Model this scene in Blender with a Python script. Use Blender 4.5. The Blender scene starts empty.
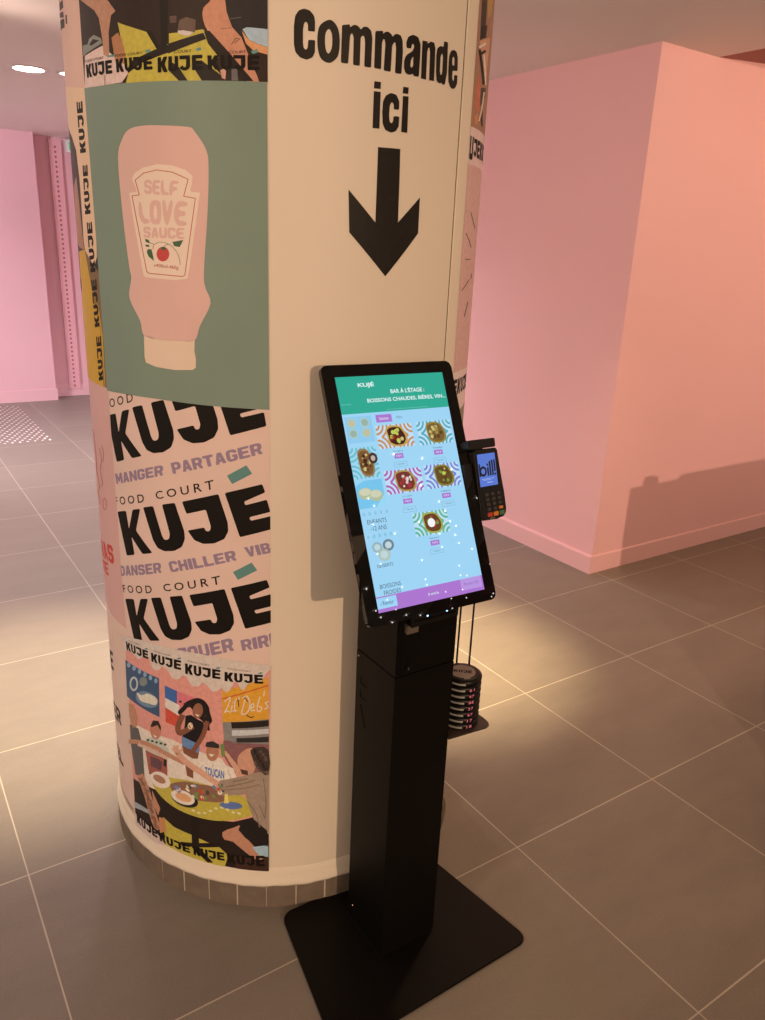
import bpy, bmesh, math, random
from mathutils import Vector, Matrix
from mathutils.geometry import tessellate_polygon

random.seed(7)
COL = bpy.context.scene.collection
# ------------------------------------------------------------------ camera
F, PITCH, ROLL, YAW = 774.487, 0.3219, -0.0439, 0.5988
CX, CY = 382.5, 510.0
CAM = Vector((-2.5797, -2.4576, 1.612))
cp, sp = math.cos(PITCH), math.sin(PITCH)
fwd = Vector((math.sin(YAW) * cp, math.cos(YAW) * cp, -sp))
rgt = Vector((math.cos(YAW), -math.sin(YAW), 0))
dwn = fwd.cross(rgt)
cr, sr = math.cos(ROLL), math.sin(ROLL)
R0 = rgt * cr + dwn * sr
D0 = dwn * cr - rgt * sr
cam_data = bpy.data.cameras.new('camera')
cam = bpy.data.objects.new('camera', cam_data)
COL.objects.link(cam)
m = Matrix((R0, -D0, -fwd)).transposed().to_4x4()
m.translation = CAM
cam.matrix_world = m
cam_data.sensor_fit = 'VERTICAL'
cam_data.sensor_height = 36.0
cam_data.lens = 36.0 * F / 1020.0
cam_data.clip_start = 0.02
bpy.context.scene.camera = cam


def ray(u, v):
    return R0 * ((u - CX) / F) + D0 * ((v - CY) / F) + fwd


def on_z(u, v, z=0.0):
    d = ray(u, v)
    return CAM + d * ((z - CAM.z) / d.z)


def on_y(u, v, y):
    d = ray(u, v)
    return CAM + d * ((y - CAM.y) / d.y)


def on_x(u, v, x):
    d = ray(u, v)
    return CAM + d * ((x - CAM.x) / d.x)


PC = Vector((-1.6518, -0.6018, 0))
PR = 0.4826


def on_pillar(u, v):
    """surface coordinates (arc length, height) of the round pillar"""
    d = ray(u, v)
    a = d.x ** 2 + d.y ** 2
    o = CAM - PC
    b = o.x * d.x + o.y * d.y
    c = o.x ** 2 + o.y ** 2 - PR ** 2
    t = (-b - math.sqrt(max(0.0, b * b - a * c))) / a
    X = CAM + d * t
    return (PR * math.atan2(X.x - PC.x, -(X.y - PC.y)), X.z)


# ------------------------------------------------------------------ materials
def s2l(c):
    c /= 255.0
    return c / 12.92 if c <= 0.04045 else ((c + 0.055) / 1.055) ** 2.4


MATS = {}


def mat(name, col, rough=0.6, metal=0.0, spec=0.5, emit=None, estr=1.0, bump=None, mottle=None, coat=0.0):
    if name in MATS:
        return MATS[name]
    mt = bpy.data.materials.new(name)
    mt.use_nodes = True
    nt = mt.node_tree
    b = nt.nodes['Principled BSDF']
    b.inputs['Base Color'].default_value = (*col, 1)
    b.inputs['Roughness'].default_value = rough
    b.inputs['Metallic'].default_value = metal
    b.inputs['Specular IOR Level'].default_value = spec
    b.inputs['Coat Weight'].default_value = coat
    if emit:
        b.inputs['Emission Color'].default_value = (*emit, 1)
        b.inputs['Emission Strength'].default_value = estr
    if bump or mottle:
        tc = nt.nodes.new('ShaderNodeTexCoord')
        if mottle:
            sc_, amt = mottle
            n = nt.nodes.new('ShaderNodeTexNoise')
            n.inputs['Scale'].default_value = sc_
            n.inputs['Detail'].default_value = 6
            r = nt.nodes.new('ShaderNodeMapRange')
            r.inputs['To Min'].default_value = 1 - amt
            r.inputs['To Max'].default_value = 1 + amt
            r.inputs['From Min'].default_value = 0.3
            r.inputs['From Max'].default_value = 0.7
            mx = nt.nodes.new('ShaderNodeVectorMath')
            mx.operation = 'SCALE'
            mx.inputs[0].default_value = col
            nt.links.new(tc.outputs['Object'], n.inputs['Vector'])
            nt.links.new(n.outputs['Fac'], r.inputs['Value'])
            nt.links.new(r.outputs['Result'], mx.inputs['Scale'])
            nt.links.new(mx.outputs['Vector'], b.inputs['Base Color'])
        if bump:
            sc_, st = bump
            n = nt.nodes.new('ShaderNodeTexNoise')
            n.inputs['Scale'].default_value = sc_
            n.inputs['Detail'].default_value = 4
            bp = nt.nodes.new('ShaderNodeBump')
            bp.inputs['Strength'].default_value = st
            bp.inputs['Distance'].default_value = 0.002
            nt.links.new(tc.outputs['Object'], n.inputs['Vector'])
            nt.links.new(n.outputs['Fac'], bp.inputs['Height'])
            nt.links.new(bp.outputs['Normal'], b.inputs['Normal'])
    MATS[name] = mt
    return mt


LP = (0.744, 0.525, 0.375)


PHOTO = False


def P(r, g, b):
    """printed ink, from its look under the warm lamps (divided by the lamp tint)"""
    n = ('photo_print_%d_%d_%d_%d' if PHOTO else 'print_%d_%d_%d_%d') % (r, g, b, LP[0] * 1000)
    c = tuple(min(0.9, max(0.004, s2l(q) / l)) for q, l in zip((r, g, b), LP))
    return mat(n, c, rough=0.55, spec=0.3, mottle=(110, .09) if PHOTO else (6, .03))


def U(r, g, b):
    n = 'display_%d_%d_%d' % (r, g, b)
    return mat(n, (0.004, 0.004, 0.004), rough=0.012, spec=0.5, emit=(s2l(r), s2l(g), s2l(b)), estr=1.0)


INK = mat('black_ink', (0.0075, 0.006, 0.005), rough=0.6, spec=0.25)
VINYL = mat('black_vinyl', (0.011, 0.009, 0.0075), rough=0.55, spec=0.3, mottle=(60, .25))
M_PINK = mat('pink_wall_paint', (0.80, 0.50, 0.56), rough=0.6, bump=(180, .12), mottle=(1.2, .02))
M_PINKB = mat('pink_skirting_paint', (0.81, 0.515, 0.57), rough=0.45)
M_CEIL = mat('white_ceiling_paint', (0.86, 0.82, 0.79), rough=0.85, bump=(150, .1))
M_CEILD = mat('dark_rose_slope', (0.40, 0.16, 0.14), rough=0.8)  # sloped panel: dark rose instead of the flat ceiling's white
M_WHITE = mat('pillar_paint', (0.82, 0.76, 0.66), rough=0.55, bump=(35, .15), mottle=(2.0, .015))
M_LIP = mat('white_filler', (0.82, 0.77, 0.68), rough=0.6, bump=(60, .6))
M_GROUT = mat('white_grout', (0.62, 0.56, 0.48), rough=0.8)
M_TILEB = mat('brown_plinth_tile', (0.19, 0.155, 0.125), rough=0.6, mottle=(25, .15), bump=(90, .3))
M_POST = mat('black_powder_coat', (0.0040, 0.0034, 0.003), rough=0.48, spec=0.12, bump=(900, .08))
M_BASE = mat('black_base_coat', (0.0035, 0.0028, 0.0025), rough=0.5, spec=0.14, bump=(900, .1))
M_GLASS = mat('black_glass', (0.004, 0.004, 0.004), rough=0.012, spec=0.5)
M_PLAST = mat('black_plastic', (0.0055, 0.005, 0.005), rough=0.38, spec=0.3)
M_SLOT = mat('deep_black', (0.002, 0.002, 0.002), rough=0.7, spec=0.1)
M_STEEL = mat('brushed_steel', (0.5, 0.47, 0.44), rough=0.35, metal=1.0)
M_CHROME = mat('polished_stud_metal', (0.9, 0.89, 0.88), rough=0.3, metal=1.0)
M_WPLAST = mat('white_plastic', (0.8, 0.8, 0.78), rough=0.4)
M_DARKW = mat('grey_room_paint', (0.45, 0.40, 0.37), rough=0.8)


def floor_material():
    mt = bpy.data.materials.new('grey_concrete_tiles')
    mt.use_nodes = True
    nt = mt.node_tree
    b = nt.nodes['Principled BSDF']
    N = nt.nodes.new
    L = nt.links.new
    geo = N('ShaderNodeNewGeometry')
    sep = N('ShaderNodeSeparateXYZ')
    L(geo.outputs['Position'], sep.inputs[0])

    def math_(op, a, v=None, w=None):
        n = N('ShaderNodeMath')
        n.operation = op
        for i, q in enumerate((a, v, w)):
            if q is None:
                continue
            if isinstance(q, (int, float)):
                n.inputs[i].default_value = q
            else:
                L(q, n.inputs[i])
        return n.outputs[0]
    ds = []
    cells = []
    wob = N('ShaderNodeTexNoise')
    wob.inputs['Scale'].default_value = 7
    L(geo.outputs['Position'], wob.inputs['Vector'])
    for ax in ('X', 'Y'):
        t = math_('DIVIDE', sep.outputs[ax], 0.6)
        r = math_('ROUND', t)
        d = math_('ABSOLUTE', math_('SUBTRACT', t, r))
        ds.append(d)
        cells.append(math_('FLOOR', t))
    dmin = math_('MULTIPLY', math_('MINIMUM', ds[0], ds[1]), 0.6)
    wid = math_('MULTIPLY_ADD', wob.outputs['Fac'], 0.0022, 0.0008)
    line = N('ShaderNodeMapRange')
    L(dmin, line.inputs['Value'])
    line.inputs['From Min'].default_value = 0.0
    L(math_('MULTIPLY', wid, 1.5), line.inputs['From Max'])
    line.inputs['To Min'].default_value = 1.0
    line.inputs['To Max'].default_value = 0.0
    cmb = N('ShaderNodeCombineXYZ')
    L(cells[0], cmb.inputs[0])
    L(cells[1], cmb.inputs[1])
    wn = N('ShaderNodeTexWhiteNoise')
    wn.noise_dimensions = '3D'
    L(cmb.outputs[0], wn.inputs['Vector'])
    n1 = N('ShaderNodeTexNoise')
    n1.inputs['Scale'].default_value = 3.5
    n1.inputs['Detail'].default_value = 8
    n1.inputs['Roughness'].default_value = 0.65
    mp = N('ShaderNodeMapping')
    mp.inputs['Scale'].default_value = (1, 2.5, 1)
    L(geo.outputs['Position'], mp.inputs['Vector'])
    L(mp.outputs[0], n1.inputs['Vector'])
    n2 = N('ShaderNodeTexNoise')
    n2.inputs['Scale'].default_value = 230
    n2.inputs['Detail'].default_value = 3
    L(geo.outputs['Position'], n2.inputs['Vector'])
    v = math_('MULTIPLY_ADD', n1.outputs['Fac'], 0.45, 0.66)
    v = math_('MULTIPLY_ADD', n2.outputs['Fac'], 0.42, math_('SUBTRACT', v, 0.10))
    v = math_('MULTIPLY_ADD', wn.outputs['Value'], 0.07, v)
    base = N('ShaderNodeVectorMath')
    base.operation = 'SCALE'
    base.inputs[0].default_value = (0.196, 0.172, 0.148)
    L(v, base.inputs['Scale'])
    mix = N('ShaderNodeMix')
    mix.data_type = 'RGBA'
    L(line.outputs[0], mix.inputs['Factor'])
    L(base.outputs[0], mix.inputs['A'])
    mix.inputs['B'].default_value = (0.54, 0.49, 0.41, 1)
    L(mix.outputs['Result'], b.inputs['Base Color'])
    b.inputs['Specular IOR Level'].default_value = 0.45
    rr = math_('MULTIPLY_ADD', n1.outputs['Fac'], 0.14, 0.38)
    L(rr, b.inputs['Roughness'])
    bp = N('ShaderNodeBump')
    bp.inputs['Strength'].default_value = 0.25
    bp.inputs['Distance'].default_value = 0.001
    h = math_('SUBTRACT', n2.outputs['Fac'], math_('MULTIPLY', line.outputs[0], 1.5))
    L(h, bp.inputs['Height'])
    L(bp.outputs['Normal'], b.inputs['Normal'])
    return mt


# ------------------------------------------------------------------ object helpers
def link_mesh(name, bm, mats, parent=None, smooth=False, loc=None, recalc=True):
    if recalc:
        bmesh.ops.recalc_face_normals(bm, faces=bm.faces)
    me = bpy.data.meshes.new(name)
    bm.to_mesh(me)
    bm.free()
    if not isinstance(mats, (list, tuple)):
        mats = [mats]
    for q in mats:
        me.materials.append(q)
    if smooth:
        for p in me.polygons:
            p.use_smooth = True
    o = bpy.data.objects.new(name, me)
    COL.objects.link(o)
    if parent:
        o.parent = parent
    if loc:
        o.location = loc
    return o


def tag(o, label=None, cat=None, group=None, kind=None):
    if label:
        o['label'] = label
    if cat:
        o['category'] = cat
    if group:
        o['group'] = group
    if kind:
        o['kind'] = kind
    return o


def empty(name, loc, label, cat, group=None, rot=None):
    o = bpy.data.objects.new(name, None)
    COL.objects.link(o)
    o.location = loc
    if rot:
        o.rotation_euler = rot
    o.empty_display_size = 0.05
    return tag(o, label, cat, group)


def box(bm, lo, hi, mi=0):
    vs = [bm.verts.new((x, y, z)) for x in (lo[0], hi[0]) for y in (lo[1], hi[1]) for z in (lo[2], hi[2])]
    fs = [(0, 1, 3, 2), (4, 6, 7, 5), (0, 4, 5, 1), (2, 3, 7, 6), (0, 2, 6, 4), (1, 5, 7, 3)]
    out = []
    for f in fs:
        fc = bm.faces.new([vs[i] for i in f])
        fc.material_index = mi
        out.append(fc)
    return vs


def rbox(lo, hi, bev=0.002, seg=2):
    bm = bmesh.new()
    box(bm, lo, hi)
    bmesh.ops.bevel(bm, geom=list(bm.edges), offset=bev, segments=seg, affect='EDGES', profile=0.6)
    return bm


def prism(bm, pts, z0, z1, mi=0, ax='z'):
    """extrude a 2D outline; ax names the extrusion axis"""
    def v3(p, h):
        if ax == 'z':
            return (p[0], p[1], h)
        if ax == 'x':
            return (h, p[0], p[1])
        return (p[0], h, p[1])
    a = [bm.verts.new(v3(p, z0)) for p in pts]
    b = [bm.verts.new(v3(p, z1)) for p in pts]
    n = len(pts)
    fs = [bm.faces.new(a), bm.faces.new(list(reversed(b)))]
    for i in range(n):
        fs.append(bm.faces.new((a[i], b[i], b[(i + 1) % n], a[(i + 1) % n])))
    for f in fs:
        f.material_index = mi
    return fs


def rrect(x0, y0, x1, y1, r, n=6):
    out = []
    for cx_, cy_, a0 in ((x1 - r, y1 - r, 0), (x0 + r, y1 - r, 90), (x0 + r, y0 + r, 180), (x1 - r, y0 + r, 270)):
        for i in range(n + 1):
            a = math.radians(a0 + 90 * i / n)
            out.append((cx_ + r * math.cos(a), cy_ + r * math.sin(a)))
    return out


def lathe(bm, prof, n=48, c=(0, 0), mi=0):
    rings = []
    for r, z in prof:
        if r < 1e-6:
            rings.append([bm.verts.new((c[0], c[1], z))])
        else:
            rings.append([bm.verts.new((c[0] + r * math.cos(2 * math.pi * i / n), c[1] + r * math.sin(2 * math.pi * i / n), z)) for i in range(n)])
    for a, b in zip(rings, rings[1:]):
        for i in range(n):
            j = (i + 1) % n
            if len(a) == 1 and len(b) == 1:
                continue
            if len(a) == 1:
                f = bm.faces.new((a[0], b[i], b[j]))
            elif len(b) == 1:
                f = bm.faces.new((a[i], b[0], a[j]))
            else:
                f = bm.faces.new((a[i], b[i], b[j], a[j]))
            f.material_index = mi


def tube(bm, pts, r, n=10, mi=0):
    pts = [Vector(p) for p in pts]
    rings = []
    up = Vector((0, 0, 1))
    for i, p in enumerate(pts):
        a = pts[max(0, i - 1)]
        b = pts[min(len(pts) - 1, i + 1)]
        t = (b - a).normalized()
        u = t.cross(up)
        if u.length < 0.05:
            u = t.cross(Vector((0, 1, 0)))
        u.normalize()
        w = t.cross(u)
        rings.append([bm.verts.new(p + (u * math.cos(2 * math.pi * k / n) + w * math.sin(2 * math.pi * k / n)) * r) for k in range(n)])
    for a, b in zip(rings, rings[1:]):
        for k in range(n):
            f = bm.faces.new((a[k], a[(k + 1) % n], b[(k + 1) % n], b[k]))
            f.material_index = mi
    bm.faces.new(rings[0]).material_index = mi
    bm.faces.new(list(reversed(rings[-1]))).material_index = mi


def catmull(pts, n=4, closed=True):
    out = []
    N = len(pts)
    rng = range(N) if closed else range(N - 1)
    for i in rng:
        g = (lambda k: pts[k % N]) if closed else (lambda k: pts[min(max(k, 0), N - 1)])
        p0, p1, p2, p3 = g(i - 1), g(i), g(i + 1), g(i + 2)
        for k in range(n):
            t = k / n
            out.append(tuple(0.5 * ((2 * b) + (c - a) * t + (2 * a - 5 * b + 4 * c - d) * t * t + (3 * b - a - 3 * c + d) * t ** 3)
                             for a, b, c, d in zip(p0, p1, p2, p3)))
    if not closed:
        out.append(tuple(pts[-1]))
    return out


def ell(cx_, cy_, rx, ry, rot=0, n=20):
    c, s = math.cos(math.radians(rot)), math.sin(math.radians(rot))
    return [(cx_ + rx * math.cos(a) * c - ry * math.sin(a) * s, cy_ + rx * math.cos(a) * s + ry * math.sin(a) * c)
            for a in (2 * math.pi * i / n for i in range(n))]


# ------------------------------------------------------------------ lettering
_tc = {}


def text_tris(s, bold=0.0, space=1.0):
    k = (s, bold, space)
    if k in _tc:
        return _tc[k]
    cu = bpy.data.curves.new('lettering', 'FONT')
    cu.body = s
    cu.offset = bold
    cu.space_character = space
    cu.resolution_u = 3
    ob = bpy.data.objects.new('lettering', cu)
    COL.objects.link(ob)
    bpy.context.view_layer.update()
    me = bpy.data.meshes.new_from_object(ob.evaluated_get(bpy.context.evaluated_depsgraph_get()))
    vs = [(v.co.x, v.co.y) for v in me.vertices]
    me.calc_loop_triangles()
    ts = [tuple(t.vertices) for t in me.loop_triangles]
    bpy.data.objects.remove(ob)
    bpy.data.curves.remove(cu)
    bpy.data.meshes.remove(me)
    x0 = min(v[0] for v in vs); x1 = max(v[0] for v in vs)
    y0 = min(v[1] for v in vs); y1 = max(v[1] for v in vs)
    vs = [((x - x0) / (x1 - x0), (y - y0) / (y1 - y0)) for x, y in vs]
    _tc[k] = (vs, ts)
    return _tc[k]


def arc(cx_, cy_, rx, ry, a0, a1, n=6):
    return [(cx_ + rx * math.cos(math.radians(a0 + (a1 - a0) * i / n)), cy_ + ry * math.sin(math.radians(a0 + (a1 - a0) * i / n))) for i in range(n + 1)]


GL = {
    'K': [[(0, 0), (0, 1), (.36, 1), (.36, .64), (.60, 1), (1, 1), (.70, .52), (1, 0), (.60, 0), (.36, .40), (.36, 0)]],
    'U': [[(0, 1), (.36, 1)] + [(.36, .34)] + arc(.5, .34, .14, .12, 180, 360, 5) + [(.64, 1), (1, 1)] + [(1, .34)] + arc(.5, .34, .5, .34, 0, -180, 10)[1:]],
    'J': [[(.0, 1), (1, 1)] + [(1, .34)] + arc(.5, .34, .5, .34, 0, -140, 8)[1:] + [(-.02, .2), (.30, .38)] + arc(.48, .34, .15, .11, 200, 360, 4) + [(.63, .76), (.0, .76)]],
    'E': [[(0, 0), (0, 1), (1, 1), (1, .76), (.38, .76), (.38, .62), (.94, .62), (.94, .39), (.38, .39), (.38, .24), (1, .24), (1, 0)]],
}


BLK_FONT = {
    'A': [([(0, 0), (.30, 1), (.70, 1), (1, 0), (.67, 0), (.61, .2), (.39, .2), (.33, 0)], [[(.44, .40), (.56, .40), (.5, .66)]])],
    'B': [([(0, 0), (0, 1), (.68, 1), (.92, .88), (.92, .64), (.80, .52), (1, .38), (1, .14), (.74, 0)], [[(.34, .20), (.34, .40), (.62, .40), (.62, .20)], [(.34, .61), (.34, .80), (.58, .80), (.58, .61)]])],
    'C': [([(1, .66), (1, .86), (.78, 1), (.22, 1), (0, .84), (0, .16), (.22, 0), (.78, 0), (1, .14), (1, .34), (.66, .34), (.66, .22), (.34, .22), (.34, .78), (.66, .78), (.66, .66)], [])],
    'D': [([(0, 0), (0, 1), (.70, 1), (1, .80), (1, .20), (.70, 0)], [[(.34, .21), (.34, .79), (.60, .79), (.66, .70), (.66, .30), (.60, .21)]])],
    'E': [([(0, 0), (0, 1), (1, 1), (1, .79), (.36, .79), (.36, .61), (.90, .61), (.90, .40), (.36, .40), (.36, .21), (1, .21), (1, 0)], [])],
    'F': [([(0, 0), (0, 1), (1, 1), (1, .79), (.36, .79), (.36, .58), (.90, .58), (.90, .36), (.36, .36), (.36, 0)], [])],
    'G': [([(1, .68), (1, .86), (.78, 1), (.22, 1), (0, .84), (0, .16), (.22, 0), (.78, 0), (1, .14), (1, .55), (.52, .55), (.52, .37), (.67, .37), (.67, .21), (.34, .21), (.34, .79), (.66, .79), (.66, .68)], [])],
    'H': [([(0, 0), (0, 1), (.34, 1), (.34, .62), (.66, .62), (.66, 1), (1, 1), (1, 0), (.66, 0), (.66, .39), (.34, .39), (.34, 0)], [])],
    'I': [([(0, 0), (0, 1), (1, 1), (1, 0)], [])],
    'J': [([(.1, 1), (1, 1), (1, .16), (.78, 0), (.20, 0), (0, .14), (0, .34), (.32, .34), (.32, .21), (.64, .21), (.64, .79), (.1, .79)], [])],
    'L': [([(0, 0), (0, 1), (.36, 1), (.36, .22), (1, .22), (1, 0)], [])],
    'M': [([(0, 0), (0, 1), (.30, 1), (.5, .52), (.70, 1), (1, 1), (1, 0), (.74, 0), (.74, .52), (.60, .18), (.40, .18), (.26, .52), (.26, 0)], [])],
    'N': [([(0, 0), (0, 1), (.30, 1), (.68, .44), (.68, 1), (1, 1), (1, 0), (.70, 0), (.32, .56), (.32, 0)], [])],
    'O': [([(.22, 0), (0, .16), (0, .84), (.22, 1), (.78, 1), (1, .84), (1, .16), (.78, 0)], [[(.34, .22), (.34, .78), (.66, .78), (.66, .22)]])],
    'P': [([(0, 0), (0, 1), (.74, 1), (1, .86), (1, .46), (.74, .32), (.35, .32), (.35, 0)], [[(.35, .53), (.35, .79), (.64, .79), (.64, .53)]])],
    'R': [([(0, 0), (0, 1), (.74, 1), (1, .86), (1, .50), (.82, .38), (1, 0), (.66, 0), (.50, .34), (.35, .34), (.35, 0)], [[(.35, .55), (.35, .79), (.64, .79), (.64, .55)]])],
    'S': [([(1, .68), (1, .86), (.78, 1), (.22, 1), (0, .86), (0, .54), (.20, .41), (.64, .41), (.64, .21), (.34, .21), (.34, .32), (0, .32), (0, .14), (.22, 0), (.78, 0), (1, .14), (1, .48), (.80, .61), (.36, .61), (.36, .79), (.66, .79), (.66, .68)], [])],
    'T': [([(0, 1), (1, 1), (1, .78), (.68, .78), (.68, 0), (.32, 0), (.32, .78), (0, .78)], [])],
    'U': [([(0, 1), (.34, 1), (.34, .22), (.66, .22), (.66, 1), (1, 1), (1, .16), (.78, 0), (.22, 0), (0, .16)], [])],
    'V': [([(0, 1), (.36, 1), (.5, .38), (.64, 1), (1, 1), (.68, 0), (.32, 0)], [])],
}
WID = {'I': .42, 'M': 1.25, 'N': 1.05}


def chaikin(pts, rmax=.06, n=2, f=.28):
    for k in range(n):
        out = []
        N = len(pts)
        for i in range(N):
            p, q, r = pts[i - 1], pts[i], pts[(i + 1) % N]
            for o in (p, r):
                d = math.hypot(o[0] - q[0], o[1] - q[1]) or 1e-9
                t = min(f, rmax / (2 ** k) / d)
                out.append((q[0] + (o[0] - q[0]) * t, q[1] + (o[1] - q[1]) * t))
        pts = out
    return pts


class Sheet:
    """flat print: pieces lie in a 2D surface coordinate system (a, b) with tiny layer offsets"""

    def __init__(self, mapf):
        self.mapf = mapf
        self.crop = (0, 0, 1)
        self.pieces = []     # (verts, tris, material, layer)

    def at(self, ox, oy, k):
        self.crop = (ox, oy, k)
        return self

    def mp(self, p):
        ox, oy, k = self.crop
        return self.mapf(ox + p[0] / k, oy + p[1] / k)

    def raw(self, pts, m_, layer=1):
        ts = tessellate_polygon([[Vector((p[0], p[1], 0)) for p in pts]])
        self.pieces.append((list(pts), ts, m_, layer))

    def poly(self, pts, m_, layer=1, sm=0, rd=0):
        if rd:
            pts = chaikin(pts, rd, 2, .33)
        if sm:
            pts = catmull(pts, sm)
        self.raw([self.mp(p) for p in pts], m_, layer)

    def holed(self, outer, inner, m_, layer=1, sm=0, rd=0):
        if rd:
            outer, inner = chaikin(outer, rd, 2, .33), chaikin(inner, rd, 2, .33)
        if sm:
            outer, inner = catmull(outer, sm), catmull(inner, sm)
        o = [self.mp(p) for p in outer]
        i = [self.mp(p) for p in inner]
        ts = tessellate_polygon([[Vector((*p, 0)) for p in o], [Vector((*p, 0)) for p in i]])
        self.pieces.append((o + i, ts, m_, layer))

    def line(self, pts, w, m_, layer=2, sm=0):
        """w is the stroke width in crop pixels"""
        if sm:
            pts = catmull(pts, sm, False)
        for (x0, y0), (x1, y1) in zip(pts, pts[1:]):
            l = math.hypot(x1 - x0, y1 - y0) or 1
            nx, ny = -(y1 - y0) / l * w / 2, (x1 - x0) / l * w / 2
            ex, ey = (x1 - x0) / l * w * .25, (y1 - y0) / l * w * .25
            self.poly([(x0 - ex + nx, y0 - ey + ny), (x1 + ex + nx, y1 + ey + ny), (x1 + ex - nx, y1 + ey - ny), (x0 - ex - nx, y0 - ey - ny)], m_, layer)

    def quadmap(self, q):
        tl, tr, br, bl = [self.mp(p) for p in q]

        def f(x, y):
            return tuple((bl[i] * (1 - x) + br[i] * x) * (1 - y) + (tl[i] * (1 - x) + tr[i] * x) * y for i in (0, 1))
        return f

    def text(self, s, q, m_, layer=3, bold=0.0, space=1.0):
        vs, ts = text_tris(s, bold, space)
        f = self.quadmap(q)
        self.pieces.append(([f(x, y) for x, y in vs], ts, m_, layer))

    def block(self, s, q, m_, layer=3, gap=.10, rnd=.05):
        f = self.quadmap(q)
        tot = sum(WID.get(c, 1.0) for c in s) + gap * (len(s) - 1)
        x = 0
        for c in s:
            w = WID.get(c, 1.0)
            for outer, holes in BLK_FONT[c]:
                loops = [chaikin(outer, rnd, 2, .3)] + [chaikin(h, rnd * .7, 1, .3) for h in holes]
                loops = [[f((x + w * a) / tot, b) for a, b in lp] for lp in loops]
                ts = tessellate_polygon([[Vector((*p, 0)) for p in lp] for lp in loops])
                self.pieces.append((sum(loops, []), ts, m_, layer))
            x += w + gap

    def kuje(self, q, m_, layer=4, acc=None, small=None):
        f = self.quadmap(q)
        xs = {'K': (0, .235), 'U': (.255, .475), 'J': (.505, .735), 'E': (.775, 1.0)}
        for ch, (a, b) in xs.items():
            for pl in GL[ch]:
                self.raw([f(a + (b - a) * x, y) for x, y in (pl if ch in 'UJ' else chaikin(pl, .05, 1))], m_, layer)
        if acc:
            self.raw([f(.86, 1.12), f(.95, 1.32), f(1.02, 1.25), f(.93, 1.06)], acc, layer)

    def shift(self, start, end, ds, dz):
        for vs, ts, m_, l in list(self.pieces[start:end]):
            self.pieces.append(([(x + ds, y + dz) for x, y in vs], ts, m_, l))

    def clip(self, x0=None, x1=None):
        self.cl = (x0, x1)

    def build(self, name, place, cyl=False, parent=None, xlim=None, eps=0.00014, outline=None):
        bm = bmesh.new()
        lay = bm.faces.layers.int.new('l')
        mats = []
        for vs, ts, m_, l in self.pieces:
            if m_ not in mats:
                mats.append(m_)
            mi = mats.index(m_)
            bv = [bm.verts.new((p[0], p[1], l)) for p in vs]
            for t in ts:
                if len(set(t)) < 3:
                    continue
                a, b, c = (vs[i] for i in t)
                ar = (b[0] - a[0]) * (c[1] - a[1]) - (c[0] - a[0]) * (b[1] - a[1])
                if abs(ar) < 1e-12:
                    continue
                try:
                    f = bm.faces.new([bv[i] for i in (t if ar > 0 else reversed(t))])
                    f.material_index = mi
                except ValueError:
                    pass
        if xlim:
            for x, sgn in ((xlim[0], -1), (xlim[1], 1)):
                bmesh.ops.bisect_plane(bm, geom=bm.verts[:] + bm.edges[:] + bm.faces[:], plane_co=(x, 0, 0), plane_no=(sgn, 0, 0), clear_outer=True)
        if outline:   # convex outline clip, CCW
            for i in range(len(outline)):
                a, b = outline[i], outline[(i + 1) % len(outline)]
                bmesh.ops.bisect_plane(bm, geom=bm.verts[:] + bm.edges[:] + bm.faces[:], plane_co=(a[0], a[1], 0), plane_no=(b[1] - a[1], -(b[0] - a[0]), 0), clear_outer=True)
        if cyl:
            step = 2 * math.pi * PR / 256
            xs = [v.co.x for v in bm.verts]
            k0, k1 = math.floor(min(xs) / step), math.ceil(max(xs) / step)
            for k in range(k0, k1 + 1):
                bmesh.ops.bisect_plane(bm, geom=bm.verts[:] + bm.edges[:] + bm.faces[:], plane_co=(k * step, 0, 0), plane_no=(1, 0, 0))
        for v in bm.verts:
            v.co = place(v.co.x, v.co.y, v.co.z * eps)
        loose = [v for v in bm.verts if not v.link_faces]
        bmesh.ops.delete(bm, geom=loose, context='VERTS')
        return link_mesh(name, bm, mats, parent, recalc=False)


def cyl_place(extra):
    def f(a, b, d):
        r = PR + 0.0006 + extra + d
        th = a / PR
        return Vector((PC.x + r * math.sin(th), PC.y - r * math.cos(th), b))
    return f


# ================================================================== THE SETTING
H = 2.5415
bm = bmesh.new(); box(bm, (-5.2, -9.7, -0.1), (5.2, 6.5, 0.0))
tag(link_mesh('floor', bm, floor_material()), kind='structure')
bm = bmesh.new()
box(bm, (-5.2, -9.7, H), (0.98, 6.5, H + 0.12)); box(bm, (0.98, 0.2, H), (5.2, 6.5, H + 0.12))
tag(link_mesh('ceiling', bm, M_CEIL), kind='structure')
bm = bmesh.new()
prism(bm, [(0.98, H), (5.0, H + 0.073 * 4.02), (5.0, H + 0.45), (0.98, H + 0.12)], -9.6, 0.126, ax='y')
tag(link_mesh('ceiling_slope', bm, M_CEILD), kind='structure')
bm = bmesh.new()
prism(bm, [(0.566, 0), (5.0, 0), (5.0, H + 0.3), (0.98, H), (0.566, H)], 0.126, 0.3, ax='y')
box(bm, (0.566, 0.3, 0), (0.73, 6.42, H))
tag(link_mesh('wall_right', bm, M_PINK), kind='structure')
bm = bmesh.new()
SK = [(0, 0), (0.0096, 0), (0.0096, 0.094), (0.007, 0.099), (0, 0.1)]
SK2 = [(0, 0), (0.0196, 0), (0.0196, 0.094), (0.017, 0.099), (0, 0.1)]
prism(bm, [(0.126 - p[0], p[1]) for p in SK], 0.5465, 5.0, ax='x')
prism(bm, [(0.566 - p[0], p[1]) for p in SK2], 0.1165, 6.28, ax='y')
tag(link_mesh('baseboard_right', bm, M_PINKB), kind='structure')
YB, YR = 6.097, 6.29
bm = bmesh.new()
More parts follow.
